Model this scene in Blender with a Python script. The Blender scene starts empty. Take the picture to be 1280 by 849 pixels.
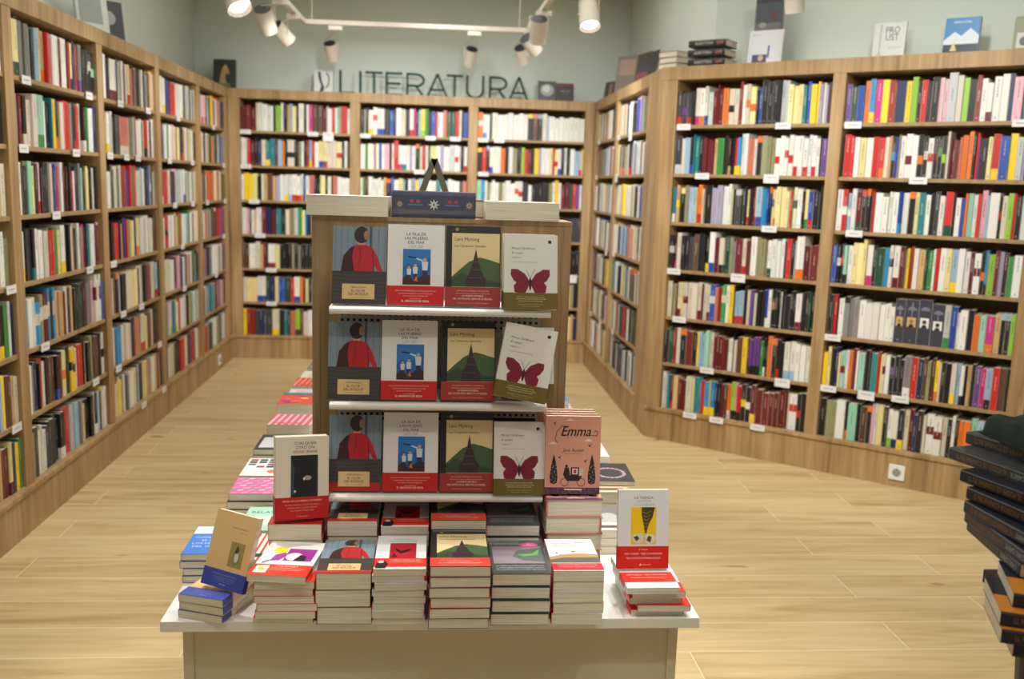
import bpy, math, random
from mathutils import Vector, Matrix

# ------------------------------------------------------------------ camera
scene = bpy.context.scene
C = scene.collection
F_PX = 1175.7727; PITCH = 0.1620; ROLL = 0.0314; CAM_H = 1.5637; YAW = 0.0849

def camera_axes():
    cp, sp = math.cos(PITCH), math.sin(PITCH)
    f = Vector((0, cp, -sp)); u = Vector((0, sp, cp)); x = Vector((1, 0, 0))
    c, s = math.cos(ROLL), math.sin(ROLL)
    X = c * x + s * u; U = -s * x + c * u
    R = Matrix.Rotation(-YAW, 3, 'Z')
    return R @ X, R @ U, R @ f
CX, CU, CF = camera_axes()
CO = Vector((0, 0, CAM_H))
cam_data = bpy.data.cameras.new('camera')
cam = bpy.data.objects.new('camera', cam_data); C.objects.link(cam)
m = Matrix((( CX.x, CU.x, -CF.x, 0), (CX.y, CU.y, -CF.y, 0), (CX.z, CU.z, -CF.z, CAM_H), (0, 0, 0, 1)))
cam.matrix_world = m
cam_data.sensor_width = 36; cam_data.lens = F_PX / 1280 * 36
cam_data.clip_start = 0.05
cam_data.dof.use_dof = True
cam_data.dof.focus_distance = 2.45
cam_data.dof.aperture_fstop = 3.2
scene.camera = cam

def ray(px, py): return CF * F_PX + CX * (px - 640) - CU * (py - 424.5)
def gz(px, py, z):
    d = ray(px, py); return CO + d * ((z - CAM_H) / d.z)
def gy(px, py, y):
    d = ray(px, py); return CO + d * (y / d.y)
def project(p):
    d = Vector(p) - CO; z = d.dot(CF)
    return (640 + F_PX * d.dot(CX) / z, 424.5 - F_PX * d.dot(CU) / z)

# ------------------------------------------------------------------ world, exposure
scene.view_settings.view_transform = 'Standard'
scene.view_settings.look = 'None'
scene.view_settings.exposure = 0.0
scene.view_settings.gamma = 1.0
scene.view_settings.use_curve_mapping = False
scene.cycles.use_denoising = True
scene.cycles.max_bounces = 6
world = bpy.data.worlds.new('shop_world'); scene.world = world
world.use_nodes = True
world.node_tree.nodes['Background'].inputs[0].default_value = (1.0, 0.90, 0.74, 1)
world.node_tree.nodes['Background'].inputs[1].default_value = 0.30

def area_light(name, loc, size, size_y, power, color, rot=(0, 0, 0)):
    l = bpy.data.lights.new(name, 'AREA'); l.shape = 'RECTANGLE'; l.size = size; l.size_y = size_y
    l.energy = power; l.color = color
    o = bpy.data.objects.new(name, l); C.objects.link(o); o.location = loc; o.rotation_euler = rot
    return o
def spot_light(name, loc, target, power, angle=60, blend=0.6, radius=0.04, color=(1.0, 0.985, 0.94)):
    l = bpy.data.lights.new(name, 'SPOT'); l.energy = power; l.spot_size = math.radians(angle)
    l.spot_blend = blend; l.shadow_soft_size = radius; l.color = color
    o = bpy.data.objects.new(name, l); C.objects.link(o); o.location = loc
    o.rotation_euler = (Vector(target) - Vector(loc)).to_track_quat('-Z', 'Y').to_euler()
    return o
WARM = (1.0, 0.99, 0.94)
# unseen soft fill added under the ceiling in place of bounced light
area_light('ceiling_fill_light', (0.0, 5.2, 3.17), 2.6, 4.5, 70, WARM)
area_light('ceiling_fill_light', (0.6, 1.0, 3.17), 3.0, 1.6, 20, WARM)
# track spots washing the shelves (track runs at z 2.66); some of them hang above the frame
for (x, y, tx, ty, tz, pw) in [
        (-0.9, 5.4, -1.75, 4.7, 1.1, 46), (-0.9, 4.2, -1.75, 3.6, 1.1, 38), (-1.25, 6.0, -1.75, 6.4, 1.1, 24),
        (-0.75, 6.2, -1.7, 7.7, 1.1, 46), (-0.55, 6.2, -0.9, 8.28, 1.3, 84), (0.25, 6.2, 0.0, 8.28, 1.3, 84),
        (1.0, 6.0, 0.9, 8.28, 1.3, 70), (0.9, 6.2, 1.36, 7.6, 1.2, 36), (0.35, 5.4, 1.36, 6.6, 1.1, 44),
        (0.8, 4.0, 1.7, 5.5, 1.1, 66), (1.2, 3.2, 2.3, 5.0, 1.1, 76), (1.6, 2.7, 2.9, 4.4, 1.1, 70)]:
    spot_light('shelf_spot', (x, y, 2.62), (tx, ty, tz), pw, 84, 0.9, 0.05)
spot_light('wall_spot', (1.9, 3.9, 2.95), (2.75, 5.1, 2.75), 34, 100, 1.0, 0.08)
spot_light('wall_spot', (0.0, 6.9, 3.0), (0.0, 8.63, 2.35), 8, 120, 1.0, 0.08)
# spots over the display table
spot_light('corner_spot', (1.0, 1.1, 2.95), (0.58, 2.28, 0.68), 62, 17, 0.5, 0.03)
spot_light('corner_spot', (-0.95, 1.1, 2.95), (-0.48, 2.30, 0.70), 36, 17, 0.5, 0.03)
spot_light('table_spot', (0.55, 2.75, 2.95), (0.35, 2.3, 0.5), 112, 50, 0.5, 0.03)
spot_light('table_spot', (-0.65, 2.9, 2.95), (-0.35, 2.4, 0.5), 112, 50, 0.5, 0.03)
spot_light('stand_spot', (0.2, 1.05, 2.95), (0.12, 2.5, 1.02), 30, 36, 0.5, 0.03)
spot_light('table_spot', (-0.7, 3.6, 2.95), (-0.4, 3.5, 0.5), 50, 50, 0.5, 0.03)
spot_light('table_spot', (0.9, 3.4, 2.95), (0.6, 3.0, 0.5), 50, 50, 0.5, 0.03)
spot_light('floor_spot', (1.6, 2.6, 2.95), (1.3, 3.4, 0.0), 135, 80, 0.8, 0.05)
spot_light('floor_spot', (-0.9, 2.4, 2.95), (-1.2, 3.0, 0.0), 44, 80, 0.8, 0.05)

# ------------------------------------------------------------------ helpers
def lin(c):
    return tuple((x / 12.92 if x <= 0.04045 else ((x + 0.055) / 1.055) ** 2.4) for x in [v / 255.0 for v in c])

def new_mat(name, rough=0.5, metal=0.0, base=(0.8, 0.8, 0.8)):
    mt = bpy.data.materials.new(name); mt.use_nodes = True
    b = mt.node_tree.nodes['Principled BSDF']
    b.inputs['Base Color'].default_value = (*base, 1); b.inputs['Roughness'].default_value = rough
    b.inputs['Metallic'].default_value = metal
    return mt, mt.node_tree, b

def noise_mat(name, c1, c2, scale, rough=0.5, metal=0.0, detail=4.0, bump=0.0, lo=0.3, hi=0.7):
    mt, nt, b = new_mat(name, rough, metal)
    g = nt.nodes.new('ShaderNodeNewGeometry'); mp = nt.nodes.new('ShaderNodeMapping')
    mp.inputs['Scale'].default_value = scale
    n = nt.nodes.new('ShaderNodeTexNoise'); n.inputs['Scale'].default_value = 1.0; n.inputs['Detail'].default_value = detail
    r = nt.nodes.new('ShaderNodeValToRGB')
    r.color_ramp.elements[0].color = (*lin(c1), 1); r.color_ramp.elements[1].color = (*lin(c2), 1)
    r.color_ramp.elements[0].position = lo; r.color_ramp.elements[1].position = hi
    nt.links.new(g.outputs['Position'], mp.inputs['Vector']); nt.links.new(mp.outputs['Vector'], n.inputs['Vector'])
    nt.links.new(n.outputs['Fac'], r.inputs['Fac']); nt.links.new(r.outputs['Color'], b.inputs['Base Color'])
    if bump:
        bp = nt.nodes.new('ShaderNodeBump'); bp.inputs['Strength'].default_value = bump; bp.inputs['Distance'].default_value = 0.002
        nt.links.new(n.outputs['Fac'], bp.inputs['Height']); nt.links.new(bp.outputs['Normal'], b.inputs['Normal'])
    return mt

def printed_mat(name, rough, coat=0.0):
    mt, nt, b = new_mat(name, rough)
    a = nt.nodes.new('ShaderNodeAttribute'); a.attribute_name = 'Col'
    nt.links.new(a.outputs['Color'], b.inputs['Base Color'])
    if coat:
        b.inputs['Coat Weight'].default_value = coat; b.inputs['Coat Roughness'].default_value = 0.15
    return mt

M_PRINT = printed_mat('printed_cover', 0.42)
M_GLOSS = printed_mat('glossy_cover', 0.3, 0.5)
M_WALL = noise_mat('painted_wall', (204, 216, 206), (210, 220, 211), (1.5, 1.5, 1.5), 0.85)
M_CEIL = noise_mat('painted_ceiling', (214, 210, 198), (220, 216, 204), (1, 1, 1), 0.9)
M_WOODD = noise_mat('shelf_board_wood', (150, 122, 82), (172, 144, 102), (30, 30, 3), 0.5, bump=0.1)
M_GOND = noise_mat('dark_oak_panel', (138, 112, 78), (168, 140, 102), (60, 60, 2.0), 0.5, bump=0.15)
M_WHITE = noise_mat('white_lacquer', (226, 224, 218), (232, 230, 225), (3, 3, 3), 0.32)
M_APRON = noise_mat('apron_lacquer', (196, 184, 160), (204, 192, 168), (3, 3, 3), 0.5)
M_METAL = noise_mat('white_steel', (222, 219, 212), (230, 228, 220), (4, 4, 4), 0.35)
M_PERF = noise_mat('grey_perforated_steel', (150, 146, 138), (160, 156, 148), (4, 4, 4), 0.45)
M_DARK = noise_mat('black_plastic_and_gap_shade', (22, 22, 24), (32, 32, 34), (20, 20, 20), 0.5)
M_PAGE = noise_mat('paper_pages', (204, 195, 172), (232, 226, 208), (8, 8, 900), 0.85, lo=0.35, hi=0.65)
M_PAGEV = noise_mat('upright_paper_pages', (206, 199, 180), (236, 231, 216), (700, 700, 6), 0.85, lo=0.35, hi=0.65)
M_CARD = noise_mat('label_card', (222, 222, 222), (232, 232, 232), (20, 20, 20), 0.5)
M_SIGN = noise_mat('green_sign_acrylic', (18, 62, 54), (22, 68, 58), (8, 8, 8), 0.7)
M_SOCKET = noise_mat('socket_plastic', (228, 228, 224), (234, 234, 230), (8, 8, 8), 0.35)
M_LAMPW = noise_mat('lamp_housing', (206, 198, 186), (214, 206, 194), (8, 8, 8), 0.45)
M_CLOTH = noise_mat('dark_green_cloth', (8, 28, 24), (16, 42, 34), (60, 60, 60), 0.8, bump=0.3)
M_EASEL = noise_mat('grey_green_metal', (120, 116, 96), (138, 134, 114), (10, 10, 10), 0.4, 0.3)

def wood_mat():
    mt, nt, b = new_mat('light_oak_laminate', 0.5)
    g = nt.nodes.new('ShaderNodeNewGeometry')
    mp = nt.nodes.new('ShaderNodeMapping'); mp.inputs['Scale'].default_value = (42, 42, 2.2)
    mp2 = nt.nodes.new('ShaderNodeMapping'); mp2.inputs['Scale'].default_value = (7, 7, 1.3)
    n1 = nt.nodes.new('ShaderNodeTexNoise'); n1.inputs['Scale'].default_value = 1; n1.inputs['Detail'].default_value = 5
    n2 = nt.nodes.new('ShaderNodeTexNoise'); n2.inputs['Scale'].default_value = 1; n2.inputs['Detail'].default_value = 3
    ad = nt.nodes.new('ShaderNodeMix'); ad.data_type = 'FLOAT'; ad.inputs[0].default_value = 0.5
    r = nt.nodes.new('ShaderNodeValToRGB')
    r.color_ramp.elements[0].position = 0.33; r.color_ramp.elements[0].color = (*lin((134, 104, 66)), 1)
    r.color_ramp.elements[1].position = 0.67; r.color_ramp.elements[1].color = (*lin((190, 160, 116)), 1)
    e = r.color_ramp.elements.new(0.5); e.color = (*lin((168, 137, 94)), 1)
    L = nt.links.new
    L(g.outputs['Position'], mp.inputs['Vector']); L(g.outputs['Position'], mp2.inputs['Vector'])
    L(mp.outputs['Vector'], n1.inputs['Vector']); L(mp2.outputs['Vector'], n2.inputs['Vector'])
    L(n1.outputs['Fac'], ad.inputs[2]); L(n2.outputs['Fac'], ad.inputs[3]); L(ad.outputs[0], r.inputs['Fac'])
    L(r.outputs['Color'], b.inputs['Base Color'])
    bp = nt.nodes.new('ShaderNodeBump'); bp.inputs['Strength'].default_value = 0.12; bp.inputs['Distance'].default_value = 0.002
    L(n1.outputs['Fac'], bp.inputs['Height']); L(bp.outputs['Normal'], b.inputs['Normal'])
    return mt
M_WOOD = wood_mat()

def floor_mat():
    mt, nt, b = new_mat('oak_plank_floor', 0.38)
    L = nt.links.new
    g = nt.nodes.new('ShaderNodeNewGeometry')
    mp = nt.nodes.new('ShaderNodeMapping'); mp.inputs['Location'].default_value = (0.35, -2.96 + 0.2125 * 14, 0)
    br = nt.nodes.new('ShaderNodeTexBrick')
    br.offset = 0.37; br.offset_frequency = 2; br.squash = 1.0
    br.inputs['Scale'].default_value = 1.0; br.inputs['Brick Width'].default_value = 1.25
    br.inputs['Row Height'].default_value = 0.2125; br.inputs['Mortar Size'].default_value = 0.0022
    br.inputs['Mortar Smooth'].default_value = 0.3; br.inputs['Bias'].default_value = 0.0
    br.inputs['Color1'].default_value = (0.35, 0.35, 0.35, 1); br.inputs['Color2'].default_value = (0.65, 0.65, 0.65, 1)
    br.inputs['Mortar'].default_value = (0.5, 0.5, 0.5, 1)
    L(g.outputs['Position'], mp.inputs['Vector']); L(mp.outputs['Vector'], br.inputs['Vector'])
    mg = nt.nodes.new('ShaderNodeMapping'); mg.inputs['Scale'].default_value = (1.6, 16, 1)
    addv = nt.nodes.new('ShaderNodeVectorMath'); addv.operation = 'ADD'
    sc = nt.nodes.new('ShaderNodeVectorMath'); sc.operation = 'SCALE'; sc.inputs['Scale'].default_value = 7.0
    L(br.outputs['Color'], sc.inputs[0]); L(g.outputs['Position'], addv.inputs[0]); L(sc.outputs[0], addv.inputs[1])
    L(addv.outputs[0], mg.inputs['Vector'])
    n = nt.nodes.new('ShaderNodeTexNoise'); n.inputs['Scale'].default_value = 1.0; n.inputs['Detail'].default_value = 6
    n.inputs['Roughness'].default_value = 0.6; n.inputs['Distortion'].default_value = 0.6
    L(mg.outputs['Vector'], n.inputs['Vector'])
    r = nt.nodes.new('ShaderNodeValToRGB')
    r.color_ramp.elements[0].position = 0.30; r.color_ramp.elements[0].color = (*lin((170, 144, 96)), 1)
    r.color_ramp.elements[1].position = 0.68; r.color_ramp.elements[1].color = (*lin((216, 194, 150)), 1)
    e = r.color_ramp.elements.new(0.48); e.color = (*lin((200, 176, 128)), 1)
    mx = nt.nodes.new('ShaderNodeMix'); mx.data_type = 'FLOAT'; mx.inputs[0].default_value = 0.28
    L(n.outputs['Fac'], mx.inputs[2]); L(br.outputs['Color'], mx.inputs[3]); L(mx.outputs[0], r.inputs['Fac'])
    # knots
    vo = nt.nodes.new('ShaderNodeTexNoise'); vo.inputs['Scale'].default_value = 1.0; vo.inputs['Detail'].default_value = 1
    mk = nt.nodes.new('ShaderNodeMapping'); mk.inputs['Scale'].default_value = (4.5, 11, 1)
    L(addv.outputs[0], mk.inputs['Vector']); L(mk.outputs['Vector'], vo.inputs['Vector'])
    kr = nt.nodes.new('ShaderNodeValToRGB'); kr.color_ramp.elements[0].position = 0.74; kr.color_ramp.elements[1].position = 0.82
    L(vo.outputs['Fac'], kr.inputs['Fac'])
    km = nt.nodes.new('ShaderNodeMix'); km.data_type = 'RGBA'; km.inputs['B'].default_value = (*lin((140, 108, 66)), 1)
    L(kr.outputs['Color'], km.inputs[0]); L(r.outputs['Color'], km.inputs['A'])
    mm = nt.nodes.new('ShaderNodeMix'); mm.data_type = 'RGBA'; mm.inputs['B'].default_value = (*lin((232, 214, 176)), 1)
    L(br.outputs['Fac'], mm.inputs[0]); L(km.outputs['Result'], mm.inputs['A'])
    L(mm.outputs['Result'], b.inputs['Base Color'])
    return mt
M_FLOOR = floor_mat()

def lens_mat(strength):
    mt, nt, b = new_mat('lit_lamp_lens', 0.3)
    b.inputs['Emission Color'].default_value = (1.0, 0.97, 0.92, 1); b.inputs['Emission Strength'].default_value = strength
    return mt
M_LENS = lens_mat(6.0)

def film_mat():
    mt = bpy.data.materials.new('clear_shrink_film'); mt.use_nodes = True
    nt = mt.node_tree; b = nt.nodes['Principled BSDF']
    b.inputs['Base Color'].default_value = (1, 1, 1, 1); b.inputs['Roughness'].default_value = 0.12
    b.inputs['Alpha'].default_value = 0.05
    n = nt.nodes.new('ShaderNodeTexNoise'); n.inputs['Scale'].default_value = 55; n.inputs['Detail'].default_value = 2
    g = nt.nodes.new('ShaderNodeNewGeometry'); nt.links.new(g.outputs['Position'], n.inputs['Vector'])
    bp = nt.nodes.new('ShaderNodeBump'); bp.inputs['Strength'].default_value = 0.9; bp.inputs['Distance'].default_value = 0.01
    nt.links.new(n.outputs['Fac'], bp.inputs['Height']); nt.links.new(bp.outputs['Normal'], b.inputs['Normal'])
    return mt
M_FILM = film_mat()

class MB:
    """collects faces for ONE mesh object"""
    def __init__(self): self.v = []; self.f = []; self.c = []; self.m = []; self.mi = 0
    def face(self, pts, col=(0.8, 0.8, 0.8)):
        n = len(self.v); self.v += [tuple(p) for p in pts]
        self.f.append(tuple(range(n, n + len(pts)))); self.c.append(col); self.m.append(self.mi)
    def box(self, lo, hi, col=(0.8, 0.8, 0.8), cols=None, skip=()):
        x0, y0, z0 = lo; x1, y1, z1 = hi
        F = {'-z': [(x0, y0, z0), (x0, y1, z0), (x1, y1, z0), (x1, y0, z0)], '+z': [(x0, y0, z1), (x1, y0, z1), (x1, y1, z1), (x0, y1, z1)],
             '-y': [(x0, y0, z0), (x1, y0, z0), (x1, y0, z1), (x0, y0, z1)], '+y': [(x0, y1, z0), (x0, y1, z1), (x1, y1, z1), (x1, y1, z0)],
             '-x': [(x0, y0, z0), (x0, y0, z1), (x0, y1, z1), (x0, y1, z0)], '+x': [(x1, y0, z0), (x1, y1, z0), (x1, y1, z1), (x1, y0, z1)]}
        for k, q in F.items():
            if k in skip: continue
            self.face(q, (cols or {}).get(k, col))
    def cyl(self, a, b, r0, r1, n=20, col=(0.8, 0.8, 0.8), caps=True):
        a = Vector(a); b = Vector(b); d = (b - a).normalized()
        u = d.orthogonal().normalized(); w = d.cross(u)
        A = [a + (u * math.cos(2 * math.pi * i / n) + w * math.sin(2 * math.pi * i / n)) * r0 for i in range(n)]
        B = [b + (u * math.cos(2 * math.pi * i / n) + w * math.sin(2 * math.pi * i / n)) * r1 for i in range(n)]
        for i in range(n):
            j = (i + 1) % n; self.face([A[i], A[j], B[j], B[i]], col)
        if caps: self.face(A[::-1], col); self.face(B, col)
    def tube(self, pts, r, n=8, col=(0.8, 0.8, 0.8)):
        for p, q in zip(pts, pts[1:]): self.cyl(p, q, r, r, n, col)
    def xform(self, fn): self.v = [tuple(fn(p)) for p in self.v]; return self
    def build(self, name, mats, parent=None, bevel=0.0, smooth=False, weld=False):
        me = bpy.data.meshes.new(name); me.from_pydata(self.v, [], self.f)
        for mt in (mats if isinstance(mats, (list, tuple)) else [mats]): me.materials.append(mt)
        me.polygons.foreach_set('material_index', self.m)
        ca = me.color_attributes.new('Col', 'FLOAT_COLOR', 'CORNER')
        buf = []
        for f, c in zip(self.f, self.c): buf += [c[0], c[1], c[2], 1.0] * len(f)
        ca.data.foreach_set('color', buf)
        if weld or bevel or smooth:
            import bmesh
            bm = bmesh.new(); bm.from_mesh(me); bmesh.ops.remove_doubles(bm, verts=bm.verts, dist=1e-5)
            bmesh.ops.recalc_face_normals(bm, faces=bm.faces)
            bm.to_mesh(me); bm.free()
        if smooth:
            for p in me.polygons: p.use_smooth = True
        o = bpy.data.objects.new(name, me); C.objects.link(o)
        if parent: o.parent = parent
        if bevel:
            b = o.modifiers.new('bevel', 'BEVEL'); b.width = bevel; b.segments = 2; b.limit_method = 'ANGLE'
        return o

def tag(o, label=None, cat=None, group=None, kind=None):
    if label: o['label'] = label
    if cat: o['category'] = cat
    if group: o['group'] = group
    if kind: o['kind'] = kind
    return o
def empty(name, loc=(0, 0, 0), rot=(0, 0, 0)):
    o = bpy.data.objects.new(name, None); C.objects.link(o); o.location = loc; o.rotation_euler = rot
    o.empty_display_size = 0.05
    return o
def copy_tree(o, parent=None):
    c = o.copy(); C.objects.link(c)
    if parent: c.parent = parent
    for ch in list(o.children): copy_tree(ch, c)
    return c

# text outlines as flat polygons (unit em), cached
_text_cache = {}
def text_polys(s):
    if s in _text_cache: return _text_cache[s]
    cu = bpy.data.curves.new('lettering', 'FONT'); cu.body = s; cu.resolution_u = 2; cu.size = 1.0
    o = bpy.data.objects.new('lettering', cu); C.objects.link(o)
    dg = bpy.context.evaluated_depsgraph_get()
    ev = o.evaluated_get(dg); me = ev.to_mesh()
    vs = [(v.co.x, v.co.y) for v in me.vertices]; fs = [tuple(p.vertices) for p in me.polygons]
    ev.to_mesh_clear(); bpy.data.objects.remove(o); bpy.data.curves.remove(cu)
    if vs:
        x0 = min(v[0] for v in vs); x1 = max(v[0] for v in vs)
    else: x0 = x1 = 0
    _text_cache[s] = (vs, fs, x0, x1)
    return _text_cache[s]

# ------------------------------------------------------------------ room shell
XL, XR, YB, YC, PHI = -1.7517, 1.3634, 8.2811, 5.7972, 0.7067
HB = 2.30           # bookcase height
CEIL = 3.2
DEP = 0.33
dirR = Vector((math.cos(PHI), -math.sin(PHI), 0)); nR = Vector((-math.sin(PHI), -math.cos(PHI), 0))

def wall_seg(name, a, b, label=None):
    """a wall slab 0.1 m thick whose inner face runs from a to b (room on the left of a->b)"""
    a = Vector((*a, 0)); b = Vector((*b, 0)); d = (b - a).normalized(); n = Vector((d.y, -d.x, 0))
    mb = MB(); L = (b - a).length
    mb.box((0, 0, 0), (L, 0.1, CEIL))
    mb.xform(lambda p: a + d * p[0] + n * p[1] + Vector((0, 0, p[2])))
    o = mb.build(name, M_WALL, weld=True); o['kind'] = 'structure'; return o
WB = YB + DEP + 0.02; WL = XL - DEP - 0.02; WR = XR + DEP + 0.02
pR = Vector((XR, YC, 0)) - nR * (DEP + 0.02)            # a point on the angled wall's inner face
tI = (WR - pR.x) / dirR.x; cI = pR + dirR * tI          # corner between side wall and angled wall
eI = pR + dirR * 4.2
def wall_box(name, lo, hi):
    mb = MB(); mb.box(lo, hi); o = mb.build(name, M_WALL, weld=True); o['kind'] = 'structure'
wall_box('wall_left', (WL - 0.1, -1.5, 0), (WL, WB, CEIL))
wall_box('wall_back', (WL - 0.1, WB, 0), (WR + 0.1, WB + 0.1, CEIL))
wall_box('wall_side', (WR, cI.y, 0), (WR + 0.1, WB, CEIL))
mb = MB(); mb.box((0, -0.1, 0), ((eI - cI).length, 0, CEIL))
mb.xform(lambda p: cI + dirR * p[0] + nR * p[1] + Vector((0, 0, p[2])))
o = mb.build('wall_right', M_WALL, weld=True); o['kind'] = 'structure'
mb = MB(); mb.box((-3, -1.5, -0.05), (6, 9.2, 0)); o = mb.build('floor', M_FLOOR); o['kind'] = 'structure'
mb = MB(); mb.box((-3, -1.5, CEIL), (6, 9.2, CEIL + 0.05)); o = mb.build('ceiling', M_CEIL); o['kind'] = 'structure'

# ------------------------------------------------------------------ bookcases
SH = [0.205, 0.497, 0.790, 1.085, 1.375, 1.668, 1.957]     # shelf top heights, bottom to top
FRZ = 2.222
def frame_fn(o, d, n):
    o = Vector(o); d = Vector(d); n = Vector(n)
    return lambda p: o + d * p[0] + n * p[1] + Vector((0, 0, p[2]))
FR_LEFT = frame_fn((XL, 0, 0), (0, 1, 0), (1, 0, 0))
FR_BACK = frame_fn((0, YB, 0), (1, 0, 0), (0, -1, 0))
FR_SIDE = frame_fn((XR, 0, 0), (0, -1, 0), (-1, 0, 0))        # s = -y
FR_RIGHT = frame_fn((XR, YC, 0), dirR, nR)

def bookcase(label, fr, s0, s1, ups, labels, fillers=(), trim=(0, 0)):
    root = empty('bookcase', fr(((s0 + s1) / 2, -DEP / 2, 0)))
    tag(root, label, 'bookcase')
    off = Vector(root.location)
    def put(mb, name, mat, bevel=0.0):
        mb.xform(lambda p: Vector(fr(p)) - off); return mb.build(name, mat, root, bevel=bevel, weld=True)
    for (a, b) in ups:
        mb = MB(); mb.box((a, -DEP, 0.0), (b, 0, FRZ)); put(mb, 'upright', M_WOOD, 0.0015)
    for (a, b) in fillers:
        mb = MB(); mb.box((a, -0.012, 0.0), (b, 0.002, HB)); put(mb, 'side_panel', M_WOOD, 0.001)
    mb = MB(); mb.box((s0, -DEP, FRZ), (s1, 0.002, HB)); put(mb, 'top_panel', M_WOOD, 0.002)
    inner = sorted(ups)
    lo = inner[0][0]; hi = inner[-1][1]
    plo, phi_ = lo + trim[0], hi - trim[1]
    mb = MB(); mb.box((plo, 0.001, 0.0), (phi_, 0.012, SH[0] - 0.022)); put(mb, 'plinth', M_WOOD, 0.001)
    mb = MB(); mb.box((plo, 0.001, SH[0] - 0.022), (phi_, 0.022, SH[0])); put(mb, 'plinth_ledge', M_WOOD, 0.002)
    mb = MB(); mb.box((lo, -DEP - 0.012, 0.02), (hi, -DEP, HB)); put(mb, 'back_panel', M_WOODD)
    for i in range(len(inner) - 1):
        a = inner[i][1]; b = inner[i + 1][0]
        for k, z in enumerate(SH):
            mb = MB(); mb.box((a, -DEP, z - 0.02), (b, -0.008 if k else 0.001, z)); put(mb, 'shelf', M_WOODD, 0.001)
    for (s, k, *t) in labels:
        z = SH[k]; mb = MB()
        w = 0.045; h = t[0] if t else 0.036
        d0 = 0.024 if k == 0 else 0.0
        mb.box((-w, 0.0, -h + 0.006), (w, 0.002, 0.006), (0.8, 0.8, 0.8))
        mb.box((-w, -0.012, -0.0205), (w, 0.0, -0.0201), (0.8, 0.8, 0.8))
        mb.mi = 1
        mb.box((-w * 0.6, 0.002, -0.014), (w * 0.6, 0.0023, -0.010)); mb.mi = 0
        mb.xform(lambda p: (p[0] + s, p[1] + d0, p[2] + z))
        put(mb, 'label_holder', [M_CARD, M_PERF])
    return root

L_UPS = [(3.06, 3.145), (4.095, 4.18), (5.17, 5.255), (6.205, 6.29), (7.24, 7.32), (8.17, 8.279)]
B_UPS = [(XL + 0.002, -1.656), (-0.735, -0.652), (0.272, 0.354), (1.285, XR - 0.002)]
S_UPS = [(-8.279, -8.17), (-7.30, -7.215), (-6.185, -6.10)]
R_UPS = [(0.002, 0.10), (1.03, 1.10), (2.05, 2.13), (3.08, 3.16)]
def fx(ups, b, f): return ups[b][1] + (ups[b + 1][0] - ups[b][1]) * f
lab = lambda ups, L: [(fx(ups, b, f), 7 - r, *t) for (b, r, f, *t) in L]
bookcase('long oak bookcase along the left wall, full of books', FR_LEFT, 3.06, 8.279, L_UPS, lab(L_UPS, [
    (0, 4, .95), (0, 6, .93), (1, 1, .12), (1, 1, .87), (1, 2, .06), (1, 2, .66), (1, 3, .38), (1, 4, .78), (1, 5, .18), (1, 6, .80),
    (2, 1, .28), (2, 1, .82), (2, 2, .07), (2, 2, .36), (2, 2, .58), (2, 5, .2), (2, 5, .55), (2, 4, .06), (2, 6, .08), (2, 6, .92), (2, 7, .45), (2, 7, .9),
    (3, 1, .45), (3, 2, .2), (3, 2, .82), (3, 3, .3), (3, 3, .8), (3, 4, .48), (3, 5, .5), (4, 1, .5), (4, 2, .9), (4, 3, .2), (4, 3, .93), (4, 4, .85), (4, 5, .5)]), trim=(0, 0.024))
bookcase('oak bookcase on the back wall below the green letters', FR_BACK, XL + 0.002, XR - 0.002, B_UPS, lab(B_UPS, [
    (0, 1, .05), (0, 1, .66), (0, 1, .80, .075), (0, 2, .05), (0, 3, .12), (0, 4, .17), (0, 5, .27), (0, 6, .27), (0, 6, .74),
    (1, 1, .05), (1, 1, .65), (1, 1, .88), (1, 2, .55), (1, 3, .3), (2, 1, .05), (2, 1, .2), (2, 2, .06), (2, 3, .5), (2, 5, .93, .07)]))
bookcase('narrow oak bookcase on the right side wall', FR_SIDE, -8.279, -6.098, S_UPS, lab(S_UPS, [
    (0, 1, .2), (0, 2, .15), (1, 1, .5, .06), (1, 1, .08), (1, 2, .06, .06), (0, 4, .85, .05), (0, 6, .7, .07), (1, 6, .2), (1, 4, .1), (0, 6, .15)]), trim=(0.024, 0),
    fillers=[(-6.097, -5.812)])
bookcase('angled oak bookcase on the right with colourful paperbacks', FR_RIGHT, 0.0, 3.16, R_UPS, lab(R_UPS, [
    (0, 1, .06), (0, 1, .72), (0, 2, .21), (0, 2, .67, .05), (0, 3, .68), (0, 4, .05), (0, 4, .5, .05), (0, 5, .11), (0, 6, .33), (0, 6, .84, .05),
    (0, 7, .24), (0, 7, .43), (0, 7, .71), (1, 1, .06), (1, 1, .92), (1, 2, .44), (1, 3, .12), (1, 5, .05), (1, 6, .05), (1, 6, .27, .05), (1, 6, .46)]))

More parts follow.
